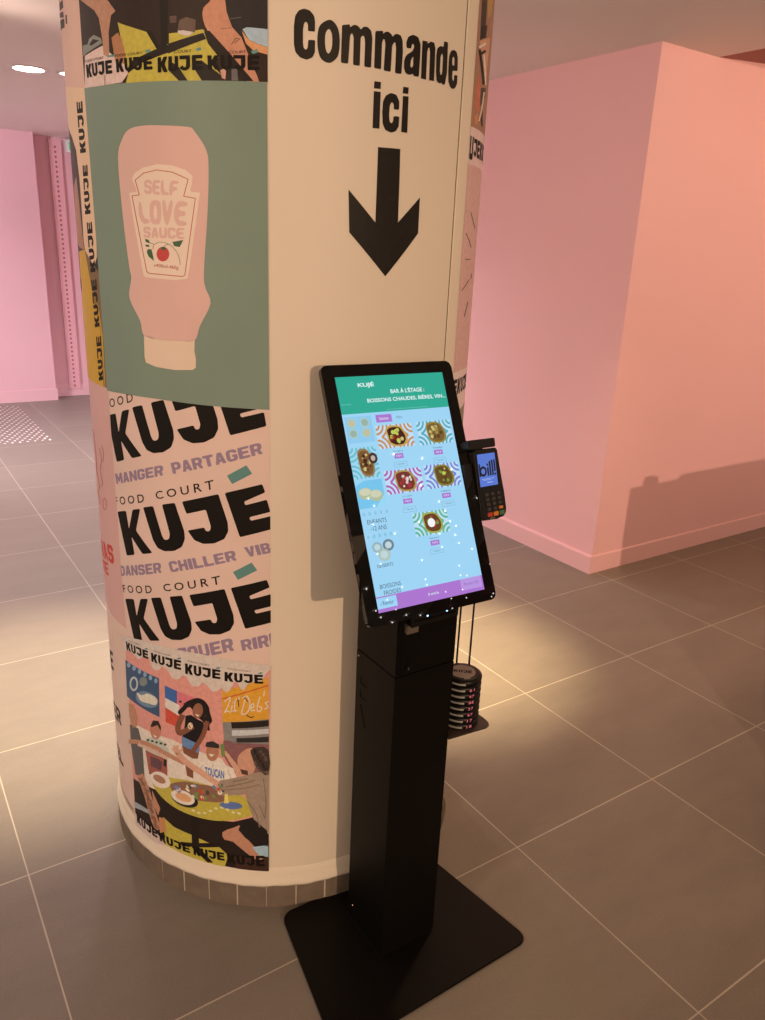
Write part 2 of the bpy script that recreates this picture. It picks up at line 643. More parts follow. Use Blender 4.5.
box(bm, (-5.2, YB, 0), (-0.921, YB + 0.35, H)); box(bm, (-0.921, YR, 0), (0.566, YR + 0.15, H))
tag(link_mesh('wall_back', bm, M_PINK), kind='structure')
bm = bmesh.new()
box(bm, (-5.2, YB - 0.012, 0), (-0.909, YB, 0.12)); box(bm, (-0.921, YB, 0), (-0.909, YR, 0.12))
box(bm, (-0.909, YR - 0.012, 0), (0.546, YR, 0.12))
bmesh.ops.bevel(bm, geom=[e for e in bm.edges if abs(e.verts[0].co.z - .12) < 1e-5 and abs(e.verts[1].co.z - .12) < 1e-5], offset=0.004, segments=2, affect='EDGES')
tag(link_mesh('baseboard_back', bm, M_PINKB), kind='structure')
# ------------------------------------------------------------------ round pillar
pillar = empty('pillar', (PC.x, PC.y, 0), 'round cream pillar wrapped with posters, with a tiled foot, behind the kiosk', 'pillar')


def local(o, root):
    """parent keeping world placement (roots here are unrotated)"""
    o.parent = root
    o.matrix_parent_inverse = Matrix.Translation(-Vector(root.location))
    return o


bm = bmesh.new()
lathe(bm, [(PR, 0.085), (PR, H)], 256, (PC.x, PC.y))
bmesh.ops.rotate(bm, verts=bm.verts, cent=PC, matrix=Matrix.Rotation(-math.pi / 2, 3, 'Z'))
local(link_mesh('shaft', bm, M_WHITE, smooth=True), pillar)
bm = bmesh.new()
prof = [(PR - .002, 0.120), (PR + .0008, 0.116), (PR + .003, 0.098), (PR + .0070, 0.080), (PR + .0102, 0.0715), (PR + .0095, 0.0655), (PR - .002, 0.0640)]
lathe(bm, prof, 256, (PC.x, PC.y))
for v in bm.verts:
    if v.co.z < 0.09:
        a = math.atan2(v.co.x - PC.x, v.co.y - PC.y)
        v.co.z += 0.0010 * math.sin(a * 23) + 0.0009 * math.sin(a * 57 + 1)
tag(local(link_mesh('filler_rim', bm, M_LIP, smooth=True), pillar), 'lumpy white filler rim')
bm = bmesh.new()
lathe(bm, [(PR - .002, 0.0), (PR + .0080, 0.0), (PR + .0086, 0.065), (PR - .002, 0.065)], 256, (PC.x, PC.y), 1)
nt_ = 41
for k in range(nt_):
    a0 = 2 * math.pi * (k + 0.022 + .012 * math.sin(k * 3.7)) / nt_ + 0.0284
    a1 = 2 * math.pi * (k + 0.978 + .012 * math.sin(k * 5.1 + 1)) / nt_ + 0.0284
    ra, rb = PR - .001, PR + 0.0095
    hh = 0.0655
    ring = []
    for i in range(6):
        a = a0 + (a1 - a0) * i / 5
        c_, s_ = math.cos(a), math.sin(a)
        ring.append([bm.verts.new((PC.x + r * c_, PC.y + r * s_, z)) for r, z in ((ra, 0), (rb, 0), (rb, hh), (ra, hh))])
    for p, q in zip(ring, ring[1:]):
        for j in range(4):
            bm.faces.new((p[j], p[(j + 1) % 4], q[(j + 1) % 4], q[j]))
    bm.faces.new(ring[0]); bm.faces.new(list(reversed(ring[-1])))
tag(local(link_mesh('plinth', bm, [M_TILEB, M_GROUT]), pillar), 'ring of brown tiles with white joints')


def cyl_strip(th0, th1, z0, z1, r0, r1, n=4):
    bm = bmesh.new()
    ring = []
    for i in range(n + 1):
        a = math.radians(th0 + (th1 - th0) * i / n)
        ring.append([bm.verts.new((PC.x + r * math.sin(a), PC.y - r * math.cos(a), z)) for r, z in ((r0, z0), (r1, z0), (r1, z1), (r0, z1))])
    for p, q in zip(ring, ring[1:]):
        for j in range(4):
            bm.faces.new((p[j], p[(j + 1) % 4], q[(j + 1) % 4], q[j]))
    bm.faces.new(ring[0]); bm.faces.new(list(reversed(ring[-1])))
    return bm


local(link_mesh('seam_cover', cyl_strip(22.95, 25.6, 0.13, H, PR - .001, PR + .0035), M_WHITE), pillar)
local(link_mesh('seam_cover', cyl_strip(22.6, 22.95, 0.13, H, PR - .001, PR + .0003, 1), mat('dark_joint', (.12, .09, .06), .8)), pillar)

# ------------------------------------------------------------------ pillar lettering
sh = Sheet(on_pillar)
sh.at(285, 0, 7.65)
sh.poly([(145, 65), (190, 80), (222, 120), (230, 165), (228, 243), (175, 238), (176, 185), (160, 163), (145, 180), (137, 230), (137, 330), (143, 368), (160, 383), (173, 368), (178, 305), (230, 308), (228, 400), (210, 440), (165, 458), (115, 440), (80, 400), (68, 340), (68, 200), (78, 120), (105, 80)], VINYL, rd=6)
sh.holed([(335, 152), (375, 170), (405, 220), (418, 300), (412, 400), (390, 450), (340, 482), (285, 460), (258, 410), (247, 330), (252, 240), (275, 185)], [(335, 222), (355, 250), (362, 310), (355, 375), (332, 410), (312, 380), (305, 310), (312, 250)], VINYL, sm=3)
sh.poly([(436, 192), (497, 186), (497, 212), (515, 194), (540, 190), (566, 205), (578, 228), (600, 204), (630, 205), (658, 235), (667, 290), (657, 518), (605, 510), (612, 330), (608, 285), (592, 270), (578, 290), (570, 505), (520, 497), (525, 290), (518, 262), (508, 252), (497, 275), (482, 488), (427, 480)], VINYL, rd=6)
sh.at(375, 0, 7.65)
sh.poly([(2, 237), (62, 236), (60, 262), (75, 246), (95, 240), (122, 258), (135, 285), (145, 266), (165, 258), (195, 270), (210, 310), (212, 400), (200, 567), (152, 560), (160, 370), (155, 325), (145, 322), (130, 350), (118, 550), (65, 540), (78, 340), (72, 300), (62, 298), (52, 330), (45, 530), (-8, 521)], VINYL, rd=6)
sh.holed([(240, 368), (238, 320), (255, 280), (290, 265), (330, 285), (347, 340), (345, 420), (333, 588), (292, 582), (292, 562), (262, 575), (232, 560), (220, 520), (222, 460), (240, 420), (285, 392), (299, 360), (296, 340), (287, 333), (279, 345), (276, 372)], [(292, 430), (274, 455), (268, 500), (275, 522), (290, 505)], VINYL, rd=6)
sh.poly([(362, 310), (402, 318), (400, 335), (425, 318), (452, 328), (460, 370), (450, 620), (412, 614), (420, 400), (415, 365), (405, 368), (398, 400), (388, 610), (350, 600)], VINYL)
sh.holed([(527, 315), (557, 325), (548, 560), (532, 650), (508, 645), (506, 630), (490, 642), (470, 620), (465, 560), (468, 420), (475, 370), (500, 350), (522, 362)], [(513, 405), (500, 430), (494, 540), (500, 580), (512, 560), (519, 440)], VINYL, rd=6)
sh.holed([(598, 380), (622, 395), (632, 440), (629, 545), (591, 540), (588, 600), (597, 625), (603, 605), (604, 573), (629, 577), (626, 640), (612, 672), (596, 683), (575, 672), (560, 625), (558, 540), (565, 430), (578, 392)], [(598, 428), (589, 450), (589, 500), (605, 505), (606, 450)], VINYL, rd=6)
sh.at(340, 70, 7.65)
sh.poly([(262, 86), (312, 92), (310, 146), (258, 140)], VINYL)
sh.poly([(258, 162), (310, 168), (300, 450), (248, 444)], VINYL)
sh.poly([(388, 175), (430, 190), (452, 240), (450, 305), (410, 302), (410, 262), (395, 243), (380, 270), (374, 340), (378, 395), (392, 412), (406, 390), (408, 352), (452, 357), (448, 430), (425, 470), (388, 480), (345, 460), (325, 410), (322, 320), (328, 240), (350, 195)], VINYL, rd=6)
sh.poly([(483, 128), (524, 134), (520, 184), (478, 178)], VINYL)
sh.poly([(480, 198), (523, 203), (513, 482), (467, 474)], VINYL)
tag(sh.build('pillar_lettering', cyl_place(0), True), 'black vinyl words Commande ici stuck high on the cream pillar', 'lettering')
sh = Sheet(on_pillar)
sh.at(335, 180, 7.65)
k = 7.65
sh.poly([(42.9 * k, -32.9 * k), (65.1 * k, -31.0 * k), (492, 0), (480, 325), (648, 132), (634, 408), (383, 737), (108, 400), (103, 73), (308, 325), (320, 0)], VINYL)
tag(sh.build('arrow_decal', cyl_place(0), True), 'large black arrow pointing down on the cream pillar above the kiosk', 'arrow')

# ------------------------------------------------------------------ posters
TEAL = P(88, 115, 100)
SAGE = P(115, 117, 94)
PBG = P(206, 160, 135)
MAUVE = P(138, 105, 112)
XR = PR * math.radians(-29.7)

# poster: KUJE wordmarks
sh = Sheet(on_pillar)
sh.at(0, 0, 1)
sh.poly([(108.5, 384), (150, 390), (205, 398), (270, 403), (270.5, 540), (270, 672), (230, 672), (180, 664), (128.5, 650), (123, 590), (116, 500)], PBG, 0)
s0 = len(sh.pieces)
sh.at(110, 470, 4.5)
sh.poly([(35, 187), (73, 183), (87, 265), (103, 178), (137, 174), (118, 272), (192, 373), (148, 378), (98, 300), (112, 381), (77, 385)], INK, 2, rd=4)
sh.poly([(150, 168), (195, 162), (235, 295), (244, 312), (256, 315), (268, 308), (270, 285), (235, 155), (292, 147), (335, 275), (338, 310), (325, 345), (290, 364), (245, 365), (215, 350), (195, 315)], INK, 2, rd=4)
sh.poly([(325, 142), (488, 108), (530, 235), (533, 275), (515, 310), (470, 330), (420, 332), (380, 315), (350, 272), (425, 258), (432, 275), (450, 275), (455, 255), (432, 178), (345, 197)], INK, 2, rd=4)
sh.poly([(517, 103), (685, 63), (699, 100), (603, 142), (609, 158), (706, 133), (722, 188), (627, 212), (633, 228), (732, 205), (742, 262), (585, 302)], INK, 2, rd=4)
sh.poly([(527, 25), (614, -22), (640, 16), (550, 63)], TEAL, 2)
sh.text('FOOD', [(22, 122), (152, 107), (155, 145), (28, 158)], INK, 2, 0.008, 1.5)
sh.text('COURT', [(203, 97), (465, 43), (470, 85), (210, 132)], INK, 2, 0.008, 1.5)
s1 = len(sh.pieces)
kb = on_pillar(110 + 77 / 4.5, 470 + 385 / 4.5)
eb = on_pillar(110 + 585 / 4.5, 470 + 302 / 4.5)
kf = on_pillar(100 + 72 / 4.25, 390 + 302 / 4.25)
ef = on_pillar(100 + 555 / 4.25, 390 + 197 / 4.25)
sh.shift(s0, s1, (kf[0] - kb[0] + ef[0] - eb[0]) / 2, (kf[1] - kb[1] + ef[1] - eb[1]) / 2)
et = on_pillar(110 + 517 / 4.5, 470 + 103 / 4.5)
e3 = on_pillar(80 + 552 / 3.643, 380 + 750 / 3.643)
kt = on_pillar(110 + 35 / 4.5, 470 + 187 / 4.5)
k3 = on_pillar(80 + 165 / 3.643, 380 + 802 / 3.643)
sh.shift(s0, s1, (e3[0] - et[0] + k3[0] - kt[0]) / 2, (e3[1] - et[1] + k3[1] - kt[1]) / 2)
sh.at(100, 390, 4.25)
sh.block('MANGER', [(65, 355), (268, 318), (270, 362), (72, 400)], MAUVE, 2)
sh.block('PARTAGER', [(300, 310), (682, 222), (693, 270), (312, 357)], MAUVE, 2)
sh.at(110, 470, 4.5)
sh.block('DANSER', [(45, 430), (228, 415), (234, 462), (50, 476)], MAUVE, 2)
sh.block('CHILLER', [(262, 412), (560, 360), (572, 405), (275, 460)], MAUVE, 2)
sh.block('VIBRER', [(602, 348), (862, 288), (872, 337), (618, 392)], MAUVE, 2)
sh.at(80, 380, 3.643)
sh.block('JOUER', [(352, 978), (553, 938), (563, 985), (362, 1022)], MAUVE, 2)
sh.block('RIRE', [(584, 948), (725, 914), (733, 962), (592, 986)], MAUVE, 2)
tag(sh.build('poster', cyl_place(0), True, xlim=(PR * math.radians(-79.6), XR)),
    'pale pink poster of big black KUJÉ words with mauve French verbs, below the green poster', 'poster')

# poster: teal-green with the pink sauce bottle
sh = Sheet(on_pillar)
sh.at(0, 0, 1)
sh.poly([(85.3, 88.5), (100, 86.2), (130, 83), (175, 81), (220, 81), (266.8, 82.3), (268, 250), (269.3, 409.6), (240, 408), (207, 405.3), (160, 399), (130, 394.5), (108, 390.5), (98, 250)], SAGE, 0)
BOT = P(201, 147, 125); CRM = P(217, 172, 142)
sh.at(50, 90, 3.1875)
sh.poly([(232, 160), (252, 128), (290, 115), (345, 113), (440, 118), (462, 132), (500, 193), (507, 260), (503, 400), (492, 580), (497, 630), (513, 680), (480, 750), (463, 797), (420, 800), (350, 795), (302, 782), (290, 735), (256, 662), (262, 600), (255, 560), (235, 400), (220, 220)], BOT, 1, sm=4)
sh.poly([(302, 780), (350, 794), (420, 800), (463, 796), (462, 830), (467, 860), (466, 886), (455, 892), (400, 892), (340, 882), (308, 868), (304, 850)], P(208, 165, 132), 1)
sh.at(110, 150, 6.955)
sh.poly([(160, 205), (175, 165), (230, 125), (330, 100), (440, 108), (530, 140), (578, 180), (575, 230), (562, 280), (570, 292), (630, 297), (600, 520), (560, 800), (545, 895), (460, 905), (255, 885), (240, 870), (190, 600), (140, 298), (190, 292), (185, 260)], CRM, 2)
sh.line([(182, 210), (240, 162), (330, 140), (440, 155), (548, 205), (517, 322), (598, 337), (525, 870), (510, 880), (275, 857), (262, 845), (160, 320), (210, 313), (182, 210)], 5, P(165, 55, 45), 3)
sh.block('SELF', [(243, 206), (484, 215), (476, 322), (245, 306)], BOT, 3, .03, .22)
sh.block('LO', [(200, 362), (362, 346), (362, 522), (212, 510)], BOT, 3, .02, .3)
sh.block('VE', [(362, 346), (545, 358), (538, 532), (358, 522)], BOT, 3, .02, .3)
sh.block('SAUCE', [(238, 533), (523, 543), (525, 620), (240, 612)], BOT, 3, .04, .22)
sh.poly(ell(374, 724, 44, 51), P(178, 60, 52), 4)
GRN = P(62, 82, 50)
for q in ([(250, 618), (275, 625), (288, 650), (256, 640)], [(440, 640), (515, 626), (490, 675), (452, 668)], [(250, 660), (275, 658), (282, 675), (258, 672)],
          [(270, 690), (295, 690), (305, 730), (312, 772), (275, 740), (263, 710)], [(355, 680), (380, 672), (400, 682), (378, 700)]):
    sh.poly(q, GRN, 5)
sh.line([(280, 645), (312, 655), (305, 690)], 3, GRN, 5)
sh.line([(310, 660), (345, 642), (385, 645), (430, 665), (470, 710), (490, 765), (492, 800)], 3, GRN, 5, sm=3)
sh.line([(378, 676), (400, 658), (420, 655)], 3, GRN, 5)
sh.text('e400ml-460g', [(313, 788), (483, 806), (480, 838), (315, 818)], P(150, 45, 35), 4)
tag(sh.build('poster', cyl_place(0.0016), True, xlim=(PR * math.radians(-95), XR)),
    'sage green poster with a pink SELF LOVE SAUCE bottle, on the cream pillar', 'poster')

# poster: photo of the table party (bottom)
PHOTO = True
YEL = P(178, 148, 56); BLK = P(30, 20, 15); SKN = P(176, 115, 84); SKB = P(122, 70, 48)
sh = Sheet(on_pillar)
sh.at(0, 0, 1)
sh.poly([(125.4, 637), (145, 643), (165, 648.5), (200, 655.5), (235, 662), (270.5, 667), (269, 770), (267.3, 869.5), (240, 867), (215, 862), (190, 854), (165, 843), (150, 834), (137, 823), (134, 780), (130, 700)], P(204, 128, 108), 0)
g = (100, 630, 3.516)
sh.at(*g)
sh.poly([(130, 330), (255, 383), (430, 450), (470, 520), (440, 600), (300, 600), (135, 520)], P(210, 178, 152), 1)
sh.poly([(92, 103), (210, 168), (212, 305), (98, 232)], P(58, 74, 92), 1)
for i in range(6):
    sh.poly(ell(104 + i * 19, 122 + i * 11, 6, 9), P(130, 140, 150), 2, 0)
sh.holed(ell(122, 188, 15, 26, 0), ell(122, 188, 9, 18, 0), P(175, 165, 155), 2)
sh.poly(ell(155, 180, 14, 16), P(120, 115, 105), 2)
sh.poly(ell(168, 243, 42, 26, 25), P(105, 115, 122), 2)
sh.poly([(132, 218), (150, 228), (172, 222), (203, 240), (198, 262), (172, 256), (150, 250), (140, 238)], P(205, 180, 150), 3, 3)
sh.poly([(230, 193), (273, 213), (273, 258), (231, 236)], P(62, 88, 128), 1)
sh.poly([(231, 236), (282, 263), (278, 300), (232, 270)], P(205, 180, 160), 1)
sh.poly([(232, 270), (285, 302), (272, 338), (233, 322)], P(190, 70, 50), 1)
sh.poly([(273, 213), (335, 236), (290, 275), (273, 255)], P(200, 100, 100), 1)
# sign and oven
sh.poly([(430, 213), (592, 165), (594, 312), (432, 322)], P(205, 135, 42), 1)
sh.line([(430, 240), (592, 192)], 5, P(190, 85, 35), 2)
sh.poly([(432, 322), (594, 311), (594, 400), (470, 396), (438, 385)], P(128, 112, 100), 2)
sh.poly([(462, 322), (594, 314), (594, 336), (465, 344)], P(38, 28, 22), 3)
sh.poly([(465, 350), (594, 345), (594, 362), (465, 370)], P(185, 170, 155), 3)
sh.poly([(480, 378), (594, 372), (594, 392), (482, 392)], P(45, 38, 34), 3)
sh.poly([(436, 385), (594, 400), (594, 500), (470, 500), (430, 430)], P(128, 78, 72), 2)
sh.at(190, 640, 8.5)
NEON = P(235, 192, 170)
for q in ([(298, 520), (322, 498), (345, 482), (335, 530), (312, 585), (296, 610), (320, 600), (350, 608)], [(362, 550), (354, 595), (372, 598)], [(366, 525), (369, 531)],
          [(398, 492), (386, 520), (382, 595), (402, 590)], [(424, 478), (418, 500)],
          [(470, 500), (455, 560), (440, 622), (480, 618), (508, 570), (506, 505), (480, 470), (448, 490)], [(518, 578), (545, 560), (540, 535), (522, 550), (522, 592), (552, 590)],
          [(596, 480), (578, 540), (572, 592), (596, 600), (612, 572), (590, 558)], [(634, 430), (628, 470)], [(664, 520), (642, 532), (662, 562), (636, 582)]):
    sh.line(q, 9, NEON, 4, sm=3)
for q in ([(410, 500), (418, 560)], [(455, 480), (492, 515)], [(485, 635), (520, 655), (545, 645)]):
    sh.line(q, 8, P(50, 36, 28), 3)
sh.at(*g)
# woman
sh.poly([(276, 285), (292, 268), (304, 252), (322, 243), (345, 237), (368, 246), (384, 268), (388, 288), (396, 318), (386, 332), (388, 352), (374, 345), (366, 322), (340, 300), (318, 268), (300, 282), (284, 296)], P(32, 22, 18), 3, 3)
sh.line([(292, 300), (277, 338), (286, 360), (326, 338)], 19, SKB, 6, sm=4)
sh.line([(378, 322), (364, 368), (338, 410), (322, 436)], 16, SKB, 6, sm=4)
sh.poly([(303, 300), (322, 296), (345, 312), (366, 322), (368, 350), (352, 400), (292, 372), (300, 335)], P(28, 22, 22), 4)
sh.poly([(290, 371), (352, 400), (350, 432), (292, 405)], P(95, 115, 140), 4)
sh.poly([(290, 404), (350, 430), (346, 450), (328, 450), (296, 430)], SKB, 4)
sh.poly([(300, 455), (330, 468), (330, 520), (308, 510)], SKB, 4)
sh.poly(ell(346, 282, 18, 27, 8), P(140, 84, 60), 5)
sh.poly([(336, 292), (352, 297), (345, 303)], P(225, 200, 180), 6)
sh.poly(ell(320, 335, 9, 12), P(215, 175, 130), 6)
# banquette men
sh.poly([(104, 255), (122, 262), (135, 300), (135, 335), (118, 345), (106, 300)], SKN, 3)
sh.poly([(108, 330), (138, 345), (152, 400), (160, 520), (128, 505), (112, 400)], P(88, 76, 68), 3)
sh.poly([(165, 382), (190, 372), (225, 390), (245, 420), (250, 450), (165, 440)], P(178, 165, 140), 3)
for i in range(9):
    sh.poly(ell(172 + (i % 5) * 15, 385 + (i // 5) * 22 + (i % 5) * 4, 5, 4), P(60, 62, 52), 4)
sh.poly([(163, 420), (238, 452), (240, 520), (176, 505)], P(150, 78, 62), 4)
sh.poly([(180, 442), (205, 450), (222, 462), (218, 492), (182, 476)], P(96, 62, 62), 5)
sh.poly([(228, 450), (238, 455), (236, 480), (226, 474)], P(40, 32, 30), 5)
sh.poly(ell(198, 352, 19, 31, -5), P(178, 108, 82), 4)
sh.poly([(181, 335), (190, 316), (208, 318), (217, 338), (216, 352), (205, 332), (185, 340)], P(50, 34, 26), 5)
sh.poly([(190, 366), (204, 372), (197, 378)], P(232, 210, 190), 5)
sh.line([(108, 390), (150, 393), (190, 408), (245, 438), (296, 464)], 15, SKN, 5, sm=4)
sh.line([(140, 400), (200, 425), (235, 448)], 12, P(196, 150, 122), 5, sm=3)
sh.poly([(372, 408), (376, 392), (398, 388), (420, 400), (421, 414)], P(48, 38, 34), 5)
sh.poly([(352, 458), (382, 460), (400, 468), (420, 460), (470, 485), (485, 525), (420, 560), (340, 500)], P(222, 198, 168), 3)
sh.poly(ell(397, 428, 22, 31, 0), P(165, 105, 74), 4)
sh.poly([(384, 432), (404, 436), (392, 444)], P(232, 210, 190), 5)
sh.text('TOUCAN', [(370, 478), (438, 492), (438, 522), (372, 508)], P(70, 95, 135), 4, .03)
sh.line([(266, 414), (284, 440), (310, 466), (360, 500), (418, 542)], 20, P(200, 140, 108), 6, sm=4)
for q in ([(268, 418), (262, 405)], [(276, 420), (276, 404)], [(284, 428), (292, 414)]):
    sh.line(q, 7, P(200, 140, 108), 6)
# man on the right
sh.poly([(430, 418), (446, 424), (505, 498), (490, 520), (462, 470)], P(196, 136, 105), 5)
sh.poly([(424, 402), (436, 396), (442, 440), (430, 445)], P(105, 120, 60), 6)
sh.poly([(484, 455), (498, 428), (530, 412), (550, 430), (545, 490), (520, 506), (494, 496)], P(190, 128, 98), 5, 3)
sh.poly([(530, 420), (556, 408), (594, 420), (594, 508), (562, 492), (545, 470), (536, 445)], P(62, 44, 36), 6, 2)
sh.poly([(494, 486), (520, 492), (522, 508), (500, 504)], P(80, 50, 38), 6)
sh.poly([(405, 556), (424, 526), (500, 512), (540, 500), (594, 492), (594, 716), (545, 672), (522, 612), (512, 575), (430, 580)], P(150, 118, 94), 6)
sh.line([(430, 560), (520, 552), (560, 540)], 3, P(118, 90, 70), 7)
sh.line([(560, 610), (580, 660)], 3, P(118, 90, 70), 7)
for q in ([(445, 548), (500, 538), (545, 525)], [(520, 600), (548, 640), (562, 690)], [(470, 530), (520, 520)], [(575, 520), (584, 600), (580, 660)]):
    sh.line(q, 4, P(122, 94, 74), 7, sm=3)
for i in range(16):
    sh.poly(ell(545 + (i * 37) % 46, 422 + (i * 23) % 74, 6, 5, i * 20, 8), P(92, 68, 58) if i % 2 else P(40, 28, 24), 7)
for q in ([(365, 470), (352, 490)], [(450, 490), (462, 520)], [(400, 470), (396, 480)]):
    sh.line(q, 3, P(180, 152, 126), 4)
for i in range(14):
    sh.poly(ell(285 + (i * 29) % 100, 250 + (i * 17) % 60, 5, 4, 0, 7), P(52, 36, 30), 3)
# table
sh.poly([(120, 520), (200, 560), (330, 650), (470, 672), (560, 650), (594, 700), (594, 845), (430, 826), (250, 760), (128, 650)], P(36, 24, 18), 1)
sh.poly([(190, 500), (240, 515), (330, 530), (440, 560), (520, 590), (545, 630), (520, 655), (450, 668), (380, 664), (300, 640), (235, 600), (190, 545)], YEL, 4, 3)
sh.poly([(250, 540), (300, 530), (350, 540), (400, 548), (445, 575), (432, 602), (370, 600), (300, 588), (262, 568)], P(130, 85, 62), 5, 3)
for i in range(26):
    x = 262 + random.random() * 170; y = 540 + random.random() * 50
    sh.poly(ell(x, y, 6 + random.random() * 6, 4 + random.random() * 5, random.random() * 90, 8), random.choice([P(190, 60, 45), P(215, 185, 150), P(70, 60, 55), P(110, 120, 60), P(100, 110, 140)]), 6)
sh.poly(ell(300, 592, 50, 26, 22), P(34, 26, 24), 5)
sh.poly(ell(294, 586, 44, 23, 22), P(222, 196, 164), 6)
sh.poly(ell(296, 586, 30, 13, 22), P(205, 140, 90), 7)
sh.poly(ell(215, 525, 38, 26, 30), P(215, 190, 158), 5)
sh.poly(ell(212, 522, 24, 12, 30), P(160, 105, 75), 6)
sh.poly(ell(462, 614, 40, 13, 5), P(90, 100, 135), 6)
sh.poly([(440, 575), (450, 572), (455, 606), (438, 606)], P(225, 180, 90), 7)
for i in range(9):
    sh.poly(ell(330 + i * 20, 632 + 10 * math.sin(i), 7, 4, 20, 8), P(205, 185, 130), 6)
# under the table
sh.poly([(225, 655), (262, 690), (330, 720), (420, 760), (452, 790), (440, 830), (330, 800), (232, 752)], YEL, 2)
sh.poly([(322, 655), (350, 660), (350, 770), (326, 765)], BLK, 4)
sh.poly([(285, 742), (430, 744), (432, 760), (290, 756)], BLK, 4)
sh.poly([(330, 765), (350, 760), (400, 815), (380, 815)], BLK, 4)
sh.line([(146, 512), (168, 570), (182, 620), (196, 668), (208, 694)], 24, SKN, 5, sm=4)
for q in ([(150, 530), (160, 545)], [(165, 560), (176, 566)], [(172, 590), (184, 600)], [(182, 625), (192, 640)]):
    sh.line(q, 5, P(120, 84, 66), 6)
sh.poly([(186, 560), (215, 625), (208, 650), (190, 610)], SKN, 5)
sh.poly([(210, 655), (230, 660), (236, 705), (214, 712)], P(185, 115, 70), 5)
sh.poly([(126, 640), (185, 690), (222, 735), (236, 756), (180, 742), (130, 692)], P(196, 158, 136), 4)
sh.poly([(124, 600), (150, 615), (190, 640), (190, 650), (150, 632), (126, 622)], P(150, 142, 132), 5)
sh.poly([(432, 708), (470, 692), (502, 684), (510, 720), (545, 760), (575, 800), (540, 800), (470, 742), (440, 735)], SKN, 6, 2)
sh.poly([(488, 700), (500, 668), (545, 665), (588, 702), (592, 758), (540, 748), (512, 728)], P(32, 24, 20), 7)
sh.poly([(535, 760), (592, 752), (592, 795), (560, 790)], P(150, 160, 170), 7)
sh.poly([(470, 790), (592, 800), (592, 846), (480, 836)], P(60, 34, 24), 2)
# grey dripping top border
DR = [(122, 634), (145, 640), (165, 646), (200, 653), (235, 660), (272, 665), (271, 668), (265.3, 674), (260.6, 683), (254, 681), (247.6, 684), (244, 690), (240.6, 688), (237.5, 681), (234.7, 681.5), (230, 690), (226.5, 692), (222.4, 687), (218, 690), (213, 691.2), (208, 685), (203, 681.5), (200, 685), (197.6, 686.2), (192, 684.7), (187, 676), (183.5, 674.5), (180.5, 678), (177.6, 679), (173.5, 677.6), (168, 669), (163, 665.6), (160.5, 669), (157.6, 670.2), (153.5, 667.5), (150, 658), (146.5, 655), (143, 657.5), (139.4, 659), (135.3, 654.5), (130, 650), (126.5, 650)]
sh.at(0, 0, 1)
sh.poly(DR, P(196, 165, 142), 7)
T = P(90, 120, 105)
sh.kuje([(127, 640.5), (149, 650.5), (149.5, 658.5), (128, 649.5)], INK, 8, T)
sh.kuje([(152, 652), (182, 660), (182, 669.5), (152.5, 661)], INK, 8, T)
sh.kuje([(185.8, 662.5), (221, 669.3), (221, 678.5), (186, 673)], INK, 8, T)
sh.kuje([(225, 671), (263, 674.2), (263.5, 683), (225, 680.3)], INK, 8, T)
for a, b in (((130, 639.5), (141, 643.5)), ((155, 649.5), (172, 654.5)), ((189, 659.5), (210, 664)), ((228, 667), (251, 670))):
    sh.text('FOOD COURT', [(a[0], a[1]), (b[0], b[1]), (b[0], b[1] + 1.6), (a[0], a[1] + 1.6)], INK, 8)
sh.at(*g)
sh.kuje([(132, 640), (203, 700), (206, 730), (135, 674)], INK, 8)
sh.kuje([(211, 708), (318, 756), (320, 782), (214, 738)], INK, 8)
sh.kuje([(330, 757), (438, 780), (440, 808), (332, 787)], INK, 8)
sh.kuje([(447, 784), (578, 790), (580, 828), (452, 815)], INK, 8)
tag(sh.build('poster', cyl_place(0.0016), True, xlim=(PR * math.radians(-84), XR)),
    'photo poster of friends laughing round a yellow table, lowest on the pillar', 'poster')

# poster: the same photo, bottom part, at the top of the pillar
sh = Sheet(on_pillar)
zt = H - 0.02
tl_, tr_ = PR * math.radians(-80), XR
b_ = [on_pillar(70 + x / 7.65, y / 7.65) for x, y in ((118, 685), (190, 666), (270, 650), (350, 640), (430, 635), (600, 627), (765, 620))] + [on_pillar(170 + x / 7.286, y / 7.286) for x, y in ((300, 592), (500, 594), (712, 600))]
sh.raw([(tl_, zt)] + b_ + [(tr_, zt)], P(44, 28, 20), 0)
sh.raw([(tl_, zt), (tl_, 2.25), (tr_, 2.25), (tr_, zt)], P(190, 125, 100), 1)
sh.raw([(tl_ + .05, 2.3), (tl_ + .12, 2.22), (tl_ + .25, 2.2), (tr_ - .02, 2.3), (tr_ - .1, 2.36), (tl_ + .1, 2.36)], YEL, 2)
sh.at(70, 0, 7.65)
sh.poly([(118, 430), (250, 352), (350, 440), (440, 500), (450, 560), (400, 632), (270, 651), (117, 686)], P(203, 160, 138), 1)
sh.poly([(368, 170), (400, 185), (600, 250), (690, 380), (765, 330), (765, 622), (430, 636), (450, 560), (400, 330)], YEL, 1)
sh.poly([(85, -160), (240, -160), (290, 0), (352, 85), (318, 118), (300, 250), (305, 400), (300, 440), (262, 420), (250, 290), (225, 140), (190, 80), (84, 0)], P(168, 112, 82), 2)
sh.poly([(322, 290), (370, 250), (400, 300), (430, 430), (420, 490), (350, 470)], P(160, 100, 62), 3)
sh.holed([(103, 350), (140, 340), (150, 300), (185, 268), (240, 292), (252, 330), (175, 380), (130, 410), (108, 436)], [(150, 345), (180, 300), (230, 310), (170, 350)], P(122, 112, 96), 3)
sh.poly([(688, -60), (758, -60), (742, 390), (700, 392)], P(26, 18, 14), 4)
sh.line([(605, 240), (685, 375)], 34, BLK, 3)
sh.poly([(440, 540), (470, 470), (700, 360), (765, 340), (765, 400), (560, 480), (450, 560)], BLK, 3)
sh.line([(272, 575), (272, 650)], 4, P(90, 60, 50), 4)
